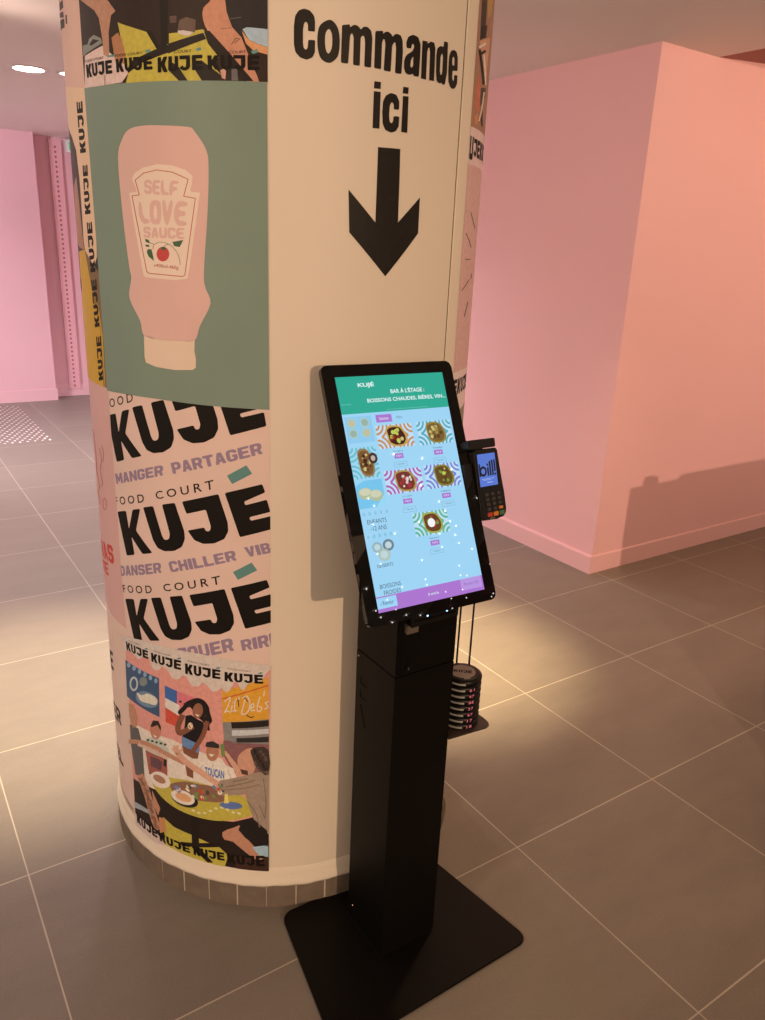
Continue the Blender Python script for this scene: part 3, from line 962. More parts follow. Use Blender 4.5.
for q in ([(295, 425), (345, 418), (350, 432), (298, 440)], [(580, 385), (615, 378), (622, 398), (590, 405)]):
    sh.poly(q, T, 6)
sh.kuje([(128, 497), (325, 458), (330, 562), (138, 598)], INK, 6)
sh.kuje([(355, 452), (632, 430), (637, 532), (362, 557)], INK, 6)
sh.text('FOOD COURT', [(125, 462), (262, 432), (264, 450), (127, 482)], BLK, 6)
sh.text('FOOD COURT', [(350, 420), (560, 396), (560, 414), (352, 440)], BLK, 6)
sh.at(170, 0, 7.286)
sh.poly([(-5, 245), (120, 232), (240, 215), (330, 290), (400, 380), (300, 470), (390, 560), (220, 590), (-5, 592)], YEL, 1)
sh.poly([(55, 235), (70, 150), (120, 125), (190, 145), (185, 235), (120, 262)], P(98, 70, 56), 3)
sh.poly([(60, 225), (100, 222), (175, 235), (150, 256), (110, 262), (65, 245)], P(195, 165, 145), 4)
sh.poly([(0, 120), (50, 115), (50, 165), (5, 170)], P(90, 62, 50), 3)
sh.poly([(-10, 320), (245, 240), (266, 285), (-10, 392)], BLK, 4)
sh.poly([(-10, 440), (60, 480), (132, 590), (70, 592), (-10, 510)], BLK, 4)
sh.poly([(165, 480), (230, 440), (390, 560), (330, 590), (235, 590)], BLK, 4)
sh.poly([(250, 230), (290, 225), (420, 370), (610, 592), (545, 592), (400, 470), (280, 320)], BLK, 4)
sh.poly([(245, 60), (290, 15), (330, -60), (470, -60), (470, 60), (430, 140), (520, 270), (600, 480), (650, 597), (560, 595), (400, 360), (285, 240), (242, 140)], P(186, 118, 86), 3, 2)
sh.line([(370, 212), (450, 205)], 4, P(120, 66, 48), 5)
sh.line([(450, 325), (480, 280), (510, 285), (470, 315)], 4, P(60, 36, 30), 5)
sh.poly([(395, -70), (712, -70), (712, 225), (520, 272), (455, 200), (415, 90)], P(42, 34, 30), 6)
sh.line([(440, 140), (520, 128)], 4, P(100, 92, 84), 7)
sh.poly([(530, 215), (560, 200), (620, 205), (712, 215), (712, 345), (640, 320), (575, 290)], P(158, 160, 162), 7)
sh.poly([(524, 225), (575, 292), (640, 322), (712, 347), (712, 400), (610, 372), (555, 320)], P(200, 130, 82), 7)
sh.poly([(368, 515), (395, 500), (410, 520), (405, 580), (380, 570)], P(190, 130, 105), 5)
sh.poly([(450, 505), (490, 500), (498, 588), (450, 588)], P(100, 84, 76), 5)
sh.at(0, 0, 1)
sh.kuje([(158.2, 57.5), (202.9, 54.9), (203, 70), (158.5, 73)], INK, 8)
sh.at(170, 0, 7.286)
sh.kuje([(275, 405), (652, 405), (652, 515), (280, 510)], INK, 8)
sh.text('COURT', [(35, 368), (160, 362), (160, 382), (35, 390)], BLK, 8)
sh.text('COURT', [(430, 372), (556, 370), (556, 390), (430, 392)], BLK, 8)
sh.poly([(190, 358), (225, 345), (232, 365), (205, 375)], T, 8)
sh.poly([(590, 375), (640, 358), (640, 385), (605, 396)], T, 8)
tag(sh.build('poster', cyl_place(0.0004), True, xlim=(PR * math.radians(-95), XR)),
    'photo poster showing legs under a table on a yellow floor, topmost on the pillar', 'poster')

PHOTO = False
LP = (0.76, 0.60, 0.50)
# left column: narrow slivers
LX0 = PR * math.radians(-122)
LX = PR * math.radians(-80)


def lcol(edge_pts):
    return [on_pillar(*p) for p in edge_pts]


sh = Sheet(on_pillar)
e1 = lcol([(80.2, 0), (84, 50), (87, 89)])
sh.raw([(LX0, zt), (LX0, 1.885), e1[2], e1[1], e1[0], (LX, zt)], P(205, 158, 138), 0)
sh.at(0, 0, 5.1)
for q in ([(305, 20), (322, 0), (325, 40), (308, 60)], [(303, 70), (325, 60), (328, 90), (308, 92)], [(335, 78), (343, 75), (345, 122), (338, 122)], [(308, 110), (330, 95), (332, 140), (310, 160)]):
    sh.poly(q, P(52, 44, 40), 2)
tag(sh.build('poster', cyl_place(0.0), True), 'pale pink poster sliver with small black marks, upper left edge of the pillar', 'poster')

sh = Sheet(on_pillar)
right = [(87, 89), (92.5, 170), (97.5, 250), (103, 330), (107.6, 388)]
z0_, z1_ = on_pillar(107.6, 388)[1], on_pillar(87, 89)[1]
sh.raw([(LX0, z1_), (LX0, z0_)] + [on_pillar(*p) for p in reversed(right)], P(52, 40, 34), 0)
sh.at(60, 70, 6)
sh.poly([(10, 100), (155, 110), (185, 500), (215, 860), (225, 1120), (200, 1220), (158, 1110), (145, 1020), (135, 850), (120, 650), (100, 480), (75, 400), (45, 322), (25, 200)], P(214, 172, 138), 2)
sh.poly([(88, 700), (100, 640), (118, 800), (140, 1010), (150, 1080), (118, 1060), (105, 1020), (95, 860)], P(160, 112, 84), 1)
sh.at(70, 230, 6)
sh.poly([(58, 130), (92, 118), (130, 330), (175, 460), (200, 640), (215, 945), (165, 922), (105, 875), (80, 500), (72, 360)], P(190, 142, 42), 3)
sh.poly([(92, 118), (178, 255), (205, 560), (226, 945), (205, 940), (185, 600), (130, 330)], P(118, 90, 60), 3)
sh.poly([(64, 270), (72, 300), (76, 370), (68, 340)], BLK, 4)
sh.at(60, 70, 6)
sh.kuje([(126, 500), (103, 192), (138, 186), (160, 495)], INK, 5)
sh.kuje([(155, 868), (140, 572), (168, 568), (188, 862)], INK, 5)
sh.at(0, 0, 1)
sh.kuje([(91.3, 272.5), (87.4, 222.5), (92.5, 221.7), (96.3, 271.7)], INK, 5)
sh.at(70, 230, 6)
sh.kuje([(154, 585), (131, 300), (162, 294), (182, 578)], INK, 5)
sh.kuje([(178, 905), (160, 640), (190, 634), (203, 898)], INK, 5)
tag(sh.build('poster', cyl_place(0.0003), True), 'photo poster turned sideways, its black KUJÉ words running up the left edge of the pillar', 'poster')

sh = Sheet(on_pillar)
z2_ = on_pillar(125, 628)[1]
right = [(107.6, 388), (112, 440), (116.5, 500), (122.5, 580), (127, 629)]
sh.raw([(LX0, z0_), (LX0, z2_)] + [on_pillar(*p) for p in reversed(right)], P(199, 148, 138), 0)
RED = P(190, 62, 52)
sh.at(80, 380, 3.643)
sh.block('RAS', [(72, 572), (120, 604), (126, 672), (84, 640)], RED, 2)
sh.block('TE', [(80, 648), (103, 666), (106, 714), (88, 694)], RED, 2)
for q in ([(48, 180), (55, 230), (60, 280), (62, 330)], [(72, 250), (80, 290), (74, 330), (84, 375), (76, 390)], [(62, 330), (72, 380), (70, 400)], [(80, 240), (88, 270), (84, 300)], [(85, 440), (92, 430), (98, 450), (94, 472), (86, 465), (85, 440)], [(66, 400), (74, 440), (72, 452)]):
    sh.line(q, 2.2, P(170, 85, 78), 2, sm=2)
tag(sh.build('poster', cyl_place(0.0), True), 'dusty pink poster with red letters and red line drawing, left edge of the pillar', 'poster')

sh = Sheet(on_pillar)
right = [(127, 629), (129.5, 680), (132, 740), (135.5, 815)]
sh.raw([(LX0, z2_), (LX0, 0.145), (on_pillar(134, 790)[0], 0.145)] + [on_pillar(*p) for p in reversed(right)], P(208, 170, 152), 0)
sh.at(95, 630, 5.1)
sh.block('E', [(76, 95), (92, 112), (98, 210), (84, 190)], INK, 2)
sh.block('ER', [(94, 345), (128, 405), (138, 490), (104, 440)], INK, 2)
sh.block('EL', [(112, 560), (138, 620), (148, 700), (124, 655)], INK, 2)
tag(sh.build('poster', cyl_place(0.0), True), 'off-white poster sliver with cut-off black letters, lower left edge of the pillar', 'poster')

LP = (0.744, 0.525, 0.375)
# right column
PHOTO = True
RX0, RX1 = PR * math.radians(29.3), PR * math.radians(78)
zc1 = on_pillar(478, 130)[1]
zc0 = on_pillar(472, 165)[1]
sh = Sheet(on_pillar)
sh.raw([(RX0, zt), (RX0, zc0), (RX1, zc0), (RX1, zt)], P(205, 160, 142), 0)
sh.raw([(RX0, zt), (RX0, zc1), (RX1, zc1), (RX1, zt)], P(150, 100, 72), 1)
sh.at(440, 0, 6.37)
sh.poly([(265, 0), (300, 0), (285, 230), (252, 260)], P(62, 46, 38), 2)
sh.poly([(262, 170), (300, 160), (290, 240), (255, 250)], P(38, 30, 26), 3)
sh.poly([(300, 0), (335, 0), (322, 90), (305, 120)], P(170, 120, 60), 2)
sh.poly([(250, 260), (318, 235), (300, 400), (296, 470), (285, 520), (262, 400)], P(188, 126, 92), 2)
sh.line([(250, 300), (285, 278)], 14, P(205, 175, 150), 4)
sh.line([(262, 340), (285, 325)], 16, P(26, 20, 18), 4)
sh.line([(250, 320), (275, 535)], 16, P(26, 20, 18), 4)
sh.line([(278, 350), (288, 540)], 8, P(215, 190, 165), 4)
sh.poly([(245, 470), (258, 520), (250, 700), (230, 720), (222, 650), (230, 560)], P(178, 92, 66), 3)
sh.poly([(258, 560), (290, 560), (285, 620), (250, 680)], P(66, 48, 38), 3)
sh.line([(278, 590), (262, 700), (245, 770)], 8, P(205, 170, 145), 5)
sh.poly([(218, 740), (240, 720), (235, 790), (216, 790)], P(190, 110, 70), 4)
sh.poly([(255, 760), (268, 700), (270, 800), (262, 815)], P(40, 32, 28), 4)
sh.at(0, 0, 1)
q0 = on_pillar(472.2, 145)
sh.raw([(RX0 + .002, zc1 - .018), (RX0 + .002, zc1 - .062), (RX0 + .012, zc1 - .066), (RX0 + .024, zc1 - .062), (RX0 + .024, zc1 - .018), (RX0 + .016, zc1 - .018), (RX0 + .016, zc1 - .052), (RX0 + .009, zc1 - .052), (RX0 + .009, zc1 - .018)], INK, 3)
for k_, ch in enumerate('JEKUJE'):
    x = RX0 + .028 + k_ * .028
    for pl in GL[ch]:
        sh.raw([(x + .024 * a, zc1 - .056 + .036 * b) for a, b in pl], INK, 3)
tag(sh.build('poster', cyl_place(0.0), True, xlim=(RX0, RX1)), 'narrow view of a photo poster at the upper right edge of the pillar', 'poster')

sh = Sheet(on_pillar)
zc2 = on_pillar(456, 372)[1]
sh.raw([(RX0, zc0), (RX0, zc2), (RX1, zc2), (RX1, zc0)], P(192, 138, 120), 0)
sh.at(430, 150, 4.08)
for a in ([(165, 255), (173, 285), (181, 320)], [(145, 340), (157, 366), (166, 397)], [(143, 446), (163, 446)], [(158, 528), (128, 573)], [(168, 505), (165, 525)], [(153, 620), (138, 680)]):
    sh.line(a, 3, P(40, 30, 28), 2)
tag(sh.build('poster', cyl_place(0.0), True, xlim=(RX0, RX1)), 'dusty pink poster with thin black rays, right edge of the pillar', 'poster')

sh = Sheet(on_pillar)
zc3 = 0.14
sh.raw([(RX0, zc2), (RX0, zc3), (RX1, zc3), (RX1, zc2)], P(205, 165, 145), 0)
for k_, ch in enumerate('EKUJE'):
    x = RX0 + .004 + k_ * .03
    for pl in GL[ch]:
        sh.raw([(x + .026 * a, zc2 - .056 + .038 * b) for a, b in pl], INK, 3)
sh.raw([(RX0, zc2 - .09), (RX0, zc2 - .5), (RX1, zc2 - .5), (RX1, zc2 - .075), (RX0 + .05, zc2 - .10), (RX0 + .02, zc2 - .085)], P(128, 108, 76), 1)
sh.raw([(RX0, zc2 - .5), (RX0, zc2 - .6), (RX1, zc2 - .6), (RX1, zc2 - .5)], P(60, 45, 36), 1)
tag(sh.build('poster', cyl_place(0.0), True, xlim=(RX0, RX1)), 'poster half hidden behind the touchscreen at the right edge of the pillar', 'poster')

PHOTO = False
# ================================================================== KIOSK
KX0, KX1, KY0, KY1 = -1.7425, -1.585, -1.305, -1.153
kiosk = empty('ordering_kiosk', (-1.664, -1.25, 0), 'black freestanding touchscreen ordering kiosk with lit blue and green menu screen', 'kiosk')


def kpart(name, bm, m_, lab=None, smooth=False, parent=None, recalc=True):
    o = link_mesh(name, bm, m_, smooth=smooth, recalc=recalc)
    if parent is None:
        local(o, kiosk)
    else:
        o.parent = parent
        o.matrix_parent_inverse = parent.matrix_parent_inverse.copy() if parent.matrix_parent_inverse else Matrix()
        # parent mesh objects keep identity local transforms: world = kiosk offset * inverse
        o.matrix_parent_inverse = Matrix()
    if lab:
        o['label'] = lab
    return o


# base plate
bm = bmesh.new()
bp_pts = [on_z(284.2, 918, .008), on_z(321, 1018, .008)]
cor = [(-1.9525, -1.458), (-1.398, -1.4525), (-1.4495, -1.0835), (-1.8880, -1.0690)]
pl = []
for i in range(4):
    p, q, r = Vector(cor[i - 1]), Vector(cor[i]), Vector(cor[(i + 1) % 4])
    a_, b_ = (p - q).normalized(), (r - q).normalized()
    s_ = q + a_ * .028; e_ = q + b_ * .028
    for k in range(9):
        t = k / 8
        w1 = (1 - t) ** 2; w2 = 2 * t * (1 - t) * .8; w3 = t * t
        pl.append(tuple((s_ * w1 + q * w2 + e_ * w3) / (w1 + w2 + w3)))
prism(bm, pl, 0.0005, 0.0085)
bmesh.ops.bevel(bm, geom=[e for e in bm.edges if abs(e.verts[0].co.z - e.verts[1].co.z) < 1e-6], offset=0.0012, segments=1, affect='EDGES')
kpart('base_plate', bm, M_BASE, smooth=False)
kpart('post', rbox((KX0, KY0, 0.0085), (KX1, KY1, 0.7655), 0.0012, 2), M_POST)
bm = bmesh.new()
prism(bm, [(KY0, .7675), (KY0, .928), (-1.2, 1.150), (KY1, 1.245), (KY1, .7675)], KX0, KX1, ax='x')
bmesh.ops.bevel(bm, geom=list(bm.edges), offset=0.0012, segments=1, affect='EDGES')
kpart('head_cover', bm, M_POST)
bm = bmesh.new()
box(bm, (KX0 + .004, KY0 + .004, .765), (KX1 - .004, KY1 - .004, .768))
kpart('seam', bm, M_SLOT)
# welded collar at the foot
bm = bmesh.new()
box(bm, (KX0 - .0015, KY0 - .0015, .0085), (KX1 + .0015, KY0 + .001, .0105)); box(bm, (KX0 - .0015, KY0, .0085), (KX0 + .001, KY1, .0105))
kpart('foot_seam', bm, M_PLAST)
bm = bmesh.new()
q = on_x(340 + 190 / 2.427 - 60, 600 + 778 / 2.427, KX0)
bmesh.ops.create_uvsphere(bm, u_segments=12, v_segments=8, radius=.0022, matrix=Matrix.Translation((KX0, -1.175, .052)))
kpart('screw', bm, M_STEEL)
bm = bmesh.new()
bmesh.ops.create_uvsphere(bm, u_segments=12, v_segments=8, radius=.0022, matrix=Matrix.Translation((KX0, -1.162, .752)))
kpart('screw', bm, M_STEEL)
# cut-out mark on the left side of the post
sh = Sheet(lambda u, v: (lambda X: (-X.y, X.z))(on_x(u, v, KX0)))
sh.at(340, 660, 12.75)
for a in ([(272, 205), (272, 290), (342, 352)], [(262, 375), (262, 460), (332, 522)], [(262, 565), (318, 862)]):
    sh.line(a, 17, M_SLOT, 1)
o = sh.build('side_mark', lambda a, b, d: Vector((KX0 - .0003 - d, -a, b)))
for p in o.data.polygons:
    p.flip()
local(o, kiosk)

# monitor
TILT, MYAW = 0.4465, -0.0433
MW, MH, MT = 0.318, 0.527, 0.012
w_ = Vector((math.cos(MYAW), math.sin(MYAW), 0))
bk = Vector((-math.sin(MYAW), math.cos(MYAW), 0))
up_ = Vector((0, 0, math.cos(TILT))) + bk * math.sin(TILT)
nn = w_.cross(up_)          # towards the viewer
MC = Vector((-1.667, -1.224, 1.154))


def mplace(a, b, d):
    return MC + w_ * a + up_ * b + nn * d


def on_mon(u, v):
    d = ray(u, v)
    t = (MC - CAM).dot(nn) / d.dot(nn)
    X = CAM + d * t - MC
    return (X.dot(w_), X.dot(up_))


def bmap(bm, f):
    for v in bm.verts:
        v.co = f(v.co.x, v.co.y, v.co.z)
    return bm


bm = bmesh.new()
prism(bm, rrect(-MW / 2, -MH / 2, MW / 2, MH / 2, .013, 6), -MT, 0)
bmesh.ops.bevel(bm, geom=[e for e in bm.edges if abs(e.verts[0].co.z - e.verts[1].co.z) < 1e-6 and e.verts[0].co.z > -.001], offset=.0012, segments=2, affect='EDGES')
bezel = kpart('monitor', bmap(bm, mplace), M_GLASS, 'black glass monitor frame')
bm = bmesh.new()
prism(bm, rrect(-.075, -MH / 2 + .06, .075, MH / 2 - .20, .01, 3), -.032, -.0118)
kpart('monitor_mount', bmap(bm, mplace), M_POST)

ui = Sheet(on_mon)
C6 = (310, 350, 3.517)
ui.at(*C6)
UBG = U(158, 212, 244)
sc_q = [on_mon(310 + x / 3.517, 350 + y / 3.517) for x, y in ((85, 93), (465, 75), (612, 843), (240, 930))]
sx = 0.1312
sy = 0.2385
ui.raw([(-sx, -sy), (sx, -sy), (sx, sy), (-sx, sy)], UBG, 0)
F_ = lambda x, y: (-sx + 2 * sx * x, sy - 2 * sy * y)     # screen fraction, y down
TE = U(44, 168, 146)


def urect(x0, y0, x1, y1, m_, l=1):
    ui.raw([F_(x0, y1), F_(x1, y1), F_(x1, y0), F_(x0, y0)], m_, l)


def utext(s, x0, y0, x1, y1, m_, l=3, b=0.0):
    vs, ts = text_tris(s, b, 1.0)
    ui.pieces.append(([F_(x0 + (x1 - x0) * x, y1 + (y0 - y1) * y) for x, y in vs], ts, m_, l))


def sf(u, v):      # photograph pixel -> screen fraction
    a, b = on_mon(u, v)
    return ((a + sx) / (2 * sx), (sy - b) / (2 * sy))


hd = sf(310 + 297 / 3.517, 350 + 214 / 3.517)[1]
urect(0, 0, 1, hd, TE)
WH = U(225, 245, 245)
utext('KUJÉ', .185, .026, .33, .052, WH, b=.03)
utext("BAR À L'ÉTAGE :", .47, .060, .79, .083, WH, b=.02)
utext('BOISSONS CHAUDES, BIÈRES, VIN...', .245, .096, .985, .120, WH, b=.02)
urect(.40, .152, .80, .1535, U(120, 205, 190), 2)
for i in range(4):
    urect(.02 + i * .022, .118, .028 + i * .022, .122, U(150, 220, 210), 2)
PUR = U(172, 118, 208)


SQ = lambda c: math.copysign(abs(c) ** .72, c)


def tile(q, bg, col, blobs, k=5.464, o=(340, 370)):
    f = [sf(o[0] + x / k, o[1] + y / k) for x, y in q]
    x0 = (f[0][0] + f[3][0]) / 2; x1 = (f[1][0] + f[2][0]) / 2
    y0 = (f[0][1] + f[1][1]) / 2; y1 = (f[2][1] + f[3][1]) / 2
    urect(x0, y0, x1, y1, bg, 1)
    # concentric arcs from the corners, drawn as rings clipped to the picture
    asp = sy / sx
    for cxx, cyy, reg in ((x0, y0, 0), (x1, y0, 1), (x0, y1, 2), (x1, y1, 3)):
        for r_ in (.025, .06, .095, .13, .165):
            for i in range(14):
                a0 = math.pi / 2 * i / 14; a1 = math.pi / 2 * (i + 1) / 14
                sxn = 1 if reg in (0, 2) else -1
                syn = 1 if reg in (0, 1) else -1
                pts = []
                for (r, a) in ((r_, a0), (r_ + .017, a0), (r_ + .017, a1), (r_, a1)):
                    pts.append((cxx + sxn * r * math.cos(a), cyy + syn * r * math.sin(a) / asp))
                mxp = sum(p[0] for p in pts) / 4; myp = sum(p[1] for p in pts) / 4
                mid = (x0 + x1) / 2
                if not (x0 <= min(p[0] for p in pts) and max(p[0] for p in pts) <= x1 and y0 <= min(p[1] for p in pts) and max(p[1] for p in pts) <= y1):
                    continue
                if (reg in (0, 2)) != (mxp < mid):
                    continue
                if (reg in (0, 1)) != (myp < (y0 + y1) / 2):
                    continue
                ui.raw([F_(*p) for p in pts], col, 2)
    cxm, cym = (x0 + x1) / 2 + .01, (y0 + y1) / 2
    rw, rh = (x1 - x0) * .27, (y1 - y0) * .46
    base = [F_(cxm + rw * SQ(math.cos(t)) * (1 + .06 * math.sin(3 * t + 1)) + rw * .18 * SQ(math.sin(t)), cym + rh * SQ(math.sin(t))) for t in (2 * math.pi * i / 20 for i in range(20))]
    ui.raw(base, blobs[0], 3)
    ui.raw([F_(cxm + rw * .84 * SQ(math.cos(t)) * (1 + .06 * math.sin(5 * t + 1)) + rw * .15 * SQ(math.sin(t)), cym + rh * .84 * SQ(math.sin(t))) for t in (2 * math.pi * i / 20 for i in range(20))], blobs[1], 4)
    for i in range(16):
        a = random.random() * 6.28; rr = math.sqrt(random.random()) * .62
        px_, py_ = cxm + rw * rr * math.cos(a), cym + rh * rr * math.sin(a)
        s_ = random.uniform(.009, .02)
        ui.raw([F_(px_ + s_ * math.cos(t), py_ + s_ * math.sin(t) / asp) for t in (6.283 * j / 7 for j in range(7))], random.choice(blobs[2:]), 5)
    return x0, y0, x1, y1


def tags(x0, y1, x1, name):
    c = (x0 + x1) / 2
    utext(name, c - .045, y1 + .012, c + .045, y1 + .020, U(70, 70, 95))
    urect(c - .045, y1 + .026, c + .04, y1 + .048, PUR, 2)
    utext('9,90 €', c - .028, y1 + .032, c + .024, y1 + .042, WH)
    for r in ((c - .06, y1 + .062, c + .06, y1 + .0632), (c - .06, y1 + .084, c + .06, y1 + .0852), (c - .06, y1 + .062, c - .057, y1 + .085), (c + .057, y1 + .062, c + .06, y1 + .085)):
        urect(*r, U(120, 165, 200), 2)
    utext('+ Ajouter', c - .04, y1 + .069, c + .04, y1 + .078, U(90, 110, 140))


yl = U(190, 205, 90); br = U(95, 62, 30); dk = U(70, 30, 28); gn = U(120, 150, 70); cr_ = U(205, 190, 120); rd = U(170, 50, 60)
for q, col, bl, nm, kk, oo in (
    ([(190, 302), (388, 292), (410, 410), (215, 437)], U(198, 140, 90), [U(195, 160, 80), dk, yl, yl, U(130, 40, 30), cr_], 'Bergère', 5.464, (340, 370)),
    ([(410, 285), (590, 270), (625, 395), (440, 412)], U(78, 172, 190), [U(150, 130, 60), U(120, 95, 50), br, cr_, gn, U(170, 140, 80)], 'Forestière', 5.464, (340, 370)),
    ([(235, 553), (440, 530), (460, 655), (262, 685)], U(178, 92, 176), [U(170, 150, 80), U(120, 50, 45), U(220, 200, 200), rd, br, U(230, 220, 210)], 'La Complète', 5.464, (340, 370)),
    ([(455, 522), (640, 500), (665, 625), (480, 655)], U(118, 132, 212), [U(140, 130, 60), U(100, 75, 35), yl, br, gn, br], 'Indienne', 5.464, (340, 370)),
    ([(345, 160), (508, 137), (527, 247), (362, 272)], U(88, 182, 150), [U(160, 170, 80), U(105, 65, 35), br, br, rd, gn], 'Paysanne', 4.78, (340, 480))):
    x0, y0, x1, y1 = tile(q, U(192, 222, 244), col, bl, kk, oo)
    tags(x0, y1, x1, nm)
    if nm == 'Paysanne':
        c = ((x0 + x1) / 2, (y0 + y1) / 2)
        ui.raw([F_(c[0] + .035 * math.cos(t), c[1] + .02 * math.sin(t)) for t in (6.283 * j / 14 for j in range(14))], U(245, 245, 245), 6)
# category tab bar
a = sf(372, 414.5)
ty0 = hd + .012
urect(.29, ty0, .435, ty0 + .034, PUR, 2)
utext('Galettes', .32, ty0 + .011, .405, ty0 + .023, WH)
utext('Plats', .48, ty0 + .011, .53, ty0 + .022, U(100, 120, 150))
# left category column
LB = U(142, 202, 238)
urect(.015, hd + .012, .25, hd + .125, LB, 1)
for i, (a, b) in enumerate(((.07, .04), (.185, .04), (.07, .085), (.185, .085))):
    c = (a, hd + b)
    ui.raw([F_(c[0] + .042 * math.cos(t), c[1] + .022 * math.sin(t)) for t in (6.283 * j / 16 for j in range(16))], U(168, 200, 200), 2)
    ui.raw([F_(c[0] + .03 * math.cos(t), c[1] + .015 * math.sin(t)) for t in (6.283 * j / 12 for j in range(12))], U(150, 178, 165) if i % 3 else U(190, 190, 160), 3)
x0, y0, x1, y1 = tile([(45, 430), (195, 415), (222, 585), (75, 600)], U(160, 214, 240), U(110, 190, 205), [U(150, 120, 80), U(120, 85, 50), br, cr_, dk, br])
cxx, cyy = x0 + (x1 - x0) * .83, y0 + (y1 - y0) * .38
ui.raw([F_(cxx + .04 * math.cos(t), cyy + .024 * math.sin(t)) for t in (6.283 * j / 14 for j in range(14))], U(70, 50, 45), 6)
ui.raw([F_(cxx + .02 * math.cos(t), cyy + .012 * math.sin(t)) for t in (6.283 * j / 14 for j in range(14))], U(190, 175, 165), 7)
x2, y2, x3, y3 = x0, y1 + .008, x1, y1 + .125
urect(x2, y2, x3, y3, U(118, 196, 236), 1)
ui.raw([F_(x2, y2 + .02), F_(x2 + .08, y2), F_(x2, y2)], U(150, 215, 245), 2)
ui.raw([F_(x3 - .09, y3), F_(x3, y3), F_(x3, y3 - .05)], U(150, 215, 245), 2)
for a, b in ((.075, .045), (.165, .058)):
    c = (x2 + a, y2 + b + .01)
    ui.raw([F_(c[0] + .062 * math.cos(t), c[1] + .025 * math.sin(t)) for t in (6.283 * j / 16 for j in range(16))], U(176, 190, 158), 3)
    ui.raw([F_(c[0] + .05 * math.cos(t), c[1] - .007 + .016 * math.sin(t)) for t in (6.283 * j / 16 for j in range(16))], U(205, 208, 180), 4)
yy = y3 + .012
GT = U(72, 88, 110)
for i in range(5):
    ui.raw([F_(x2 + .03 + i * .05 + .012 * math.cos(t), yy + .012 + .008 * math.sin(t)) for t in (6.283 * j / 9 for j in range(9))], U(140, 196, 228), 1)
    ui.raw([F_(x2 + .03 + i * .05 + .014 * math.cos(t), yy + .108 + .009 * math.sin(t)) for t in (6.283 * j / 9 for j in range(9))], U(140, 196, 228), 1)
utext('ENFANTS', x2 + .045, yy + .037, x2 + .215, yy + .056, GT)
utext('-12 ANS', x2 + .065, yy + .066, x2 + .205, yy + .085, GT)
d0 = yy + .135
for a, b, r, c_ in ((.09, .02, .045, U(150, 180, 190)), (.19, .018, .05, U(110, 130, 150)), (.14, .055, .055, U(176, 196, 186))):
    ui.raw([F_(x2 + a + r * math.cos(t), d0 + b + r * .5 * math.sin(t)) for t in (6.283 * j / 16 for j in range(16))], c_, 2)
    ui.raw([F_(x2 + a + r * .6 * math.cos(t), d0 + b + r * .3 * math.sin(t)) for t in (6.283 * j / 12 for j in range(12))], U(190, 215, 220), 3)
utext('DESSERTS', x2 + .06, d0 + .092, x2 + .20, d0 + .106, GT)
utext('BOISSONS', x2 + .05, d0 + .175, x2 + .235, d0 + .193, GT)
utext('FROIDES', x2 + .075, d0 + .203, x2 + .225, d0 + .221, GT)
# bottom bar
urect(0, .935, 1, 1.0, PUR, 1)
urect(.0, .94, .175, .985, U(158, 212, 244), 2)
utext('‹ Retour', .03, .955, .145, .972, U(60, 90, 130))
urect(.78, .935, .985, .985, U(186, 150, 224), 2)
utext('Panier (0)', .81, .953, .955, .97, U(140, 105, 190))
utext('0 article', .46, .962, .56, .974, WH)
sc_o = ui.build('screen', lambda a, b, d: mplace(a, b, .0003 + d), eps=.00004)
sc_o.parent = bezel
tag(sc_o, 'lit menu screen with green banner and light blue page')

# receipt printer under the screen
bm = bmesh.new()
A = on_y(405, 617, KY0); B = on_y(453, 630, KY0)
prism(bm, rrect(-1.722, .886, -1.598, .912, .004, 3), KY0 - .016, KY0 + .002, ax='y')
pr = kpart('receipt_printer', bm, M_PLAST)
bm = bmesh.new()
box(bm, (-1.712, KY0 - .0165, .8965), (-1.606, KY0 - .0155, .9005))
kpart('paper_slot', bm, M_SLOT, parent=pr)
for px in (427.4, 446.3):
    X = on_y(px, 620, KY0 - .0165)
    bm = bmesh.new()
    bmesh.ops.create_uvsphere(bm, u_segments=10, v_segments=6, radius=.0022, matrix=Matrix.Translation((X.x, KY0 - .0160, .905)))
    kpart('indicator_light', bm, mat('blue_led', (.02, .03, .1), .3, emit=(.35, .6, 1), estr=3), parent=pr)
bm = bmesh.new()
prism(bm, [(-1.728, .872), (-1.700, .872), (-1.700, .890), (-1.728, .890)], KY0 - .014, KY0 + .001, ax='y')
kpart('release_lever', bm, mat('grey_lever', (.12, .10, .085), .5), 'grey lever')
bm = bmesh.new()
box(bm, (KX0 + .002, KY0 - .006, .775), (KX0 + .012, KY0 + .001, .915))
kpart('door_edge', bm, M_SLOT)
bm = bmesh.new()
X = on_y(407.4, 668, KY0)
tube(bm, [(X.x, KY0 + .002, X.z), (X.x, KY0 - .004, X.z)], .0055, 16)
lk = kpart('lock', bm, M_PLAST)
bm = bmesh.new()
box(bm, (X.x - .0008, KY0 - .0045, X.z - .003), (X.x + .0008, KY0 - .0035, X.z + .003))
kpart('keyhole', bm, M_STEEL, parent=lk)

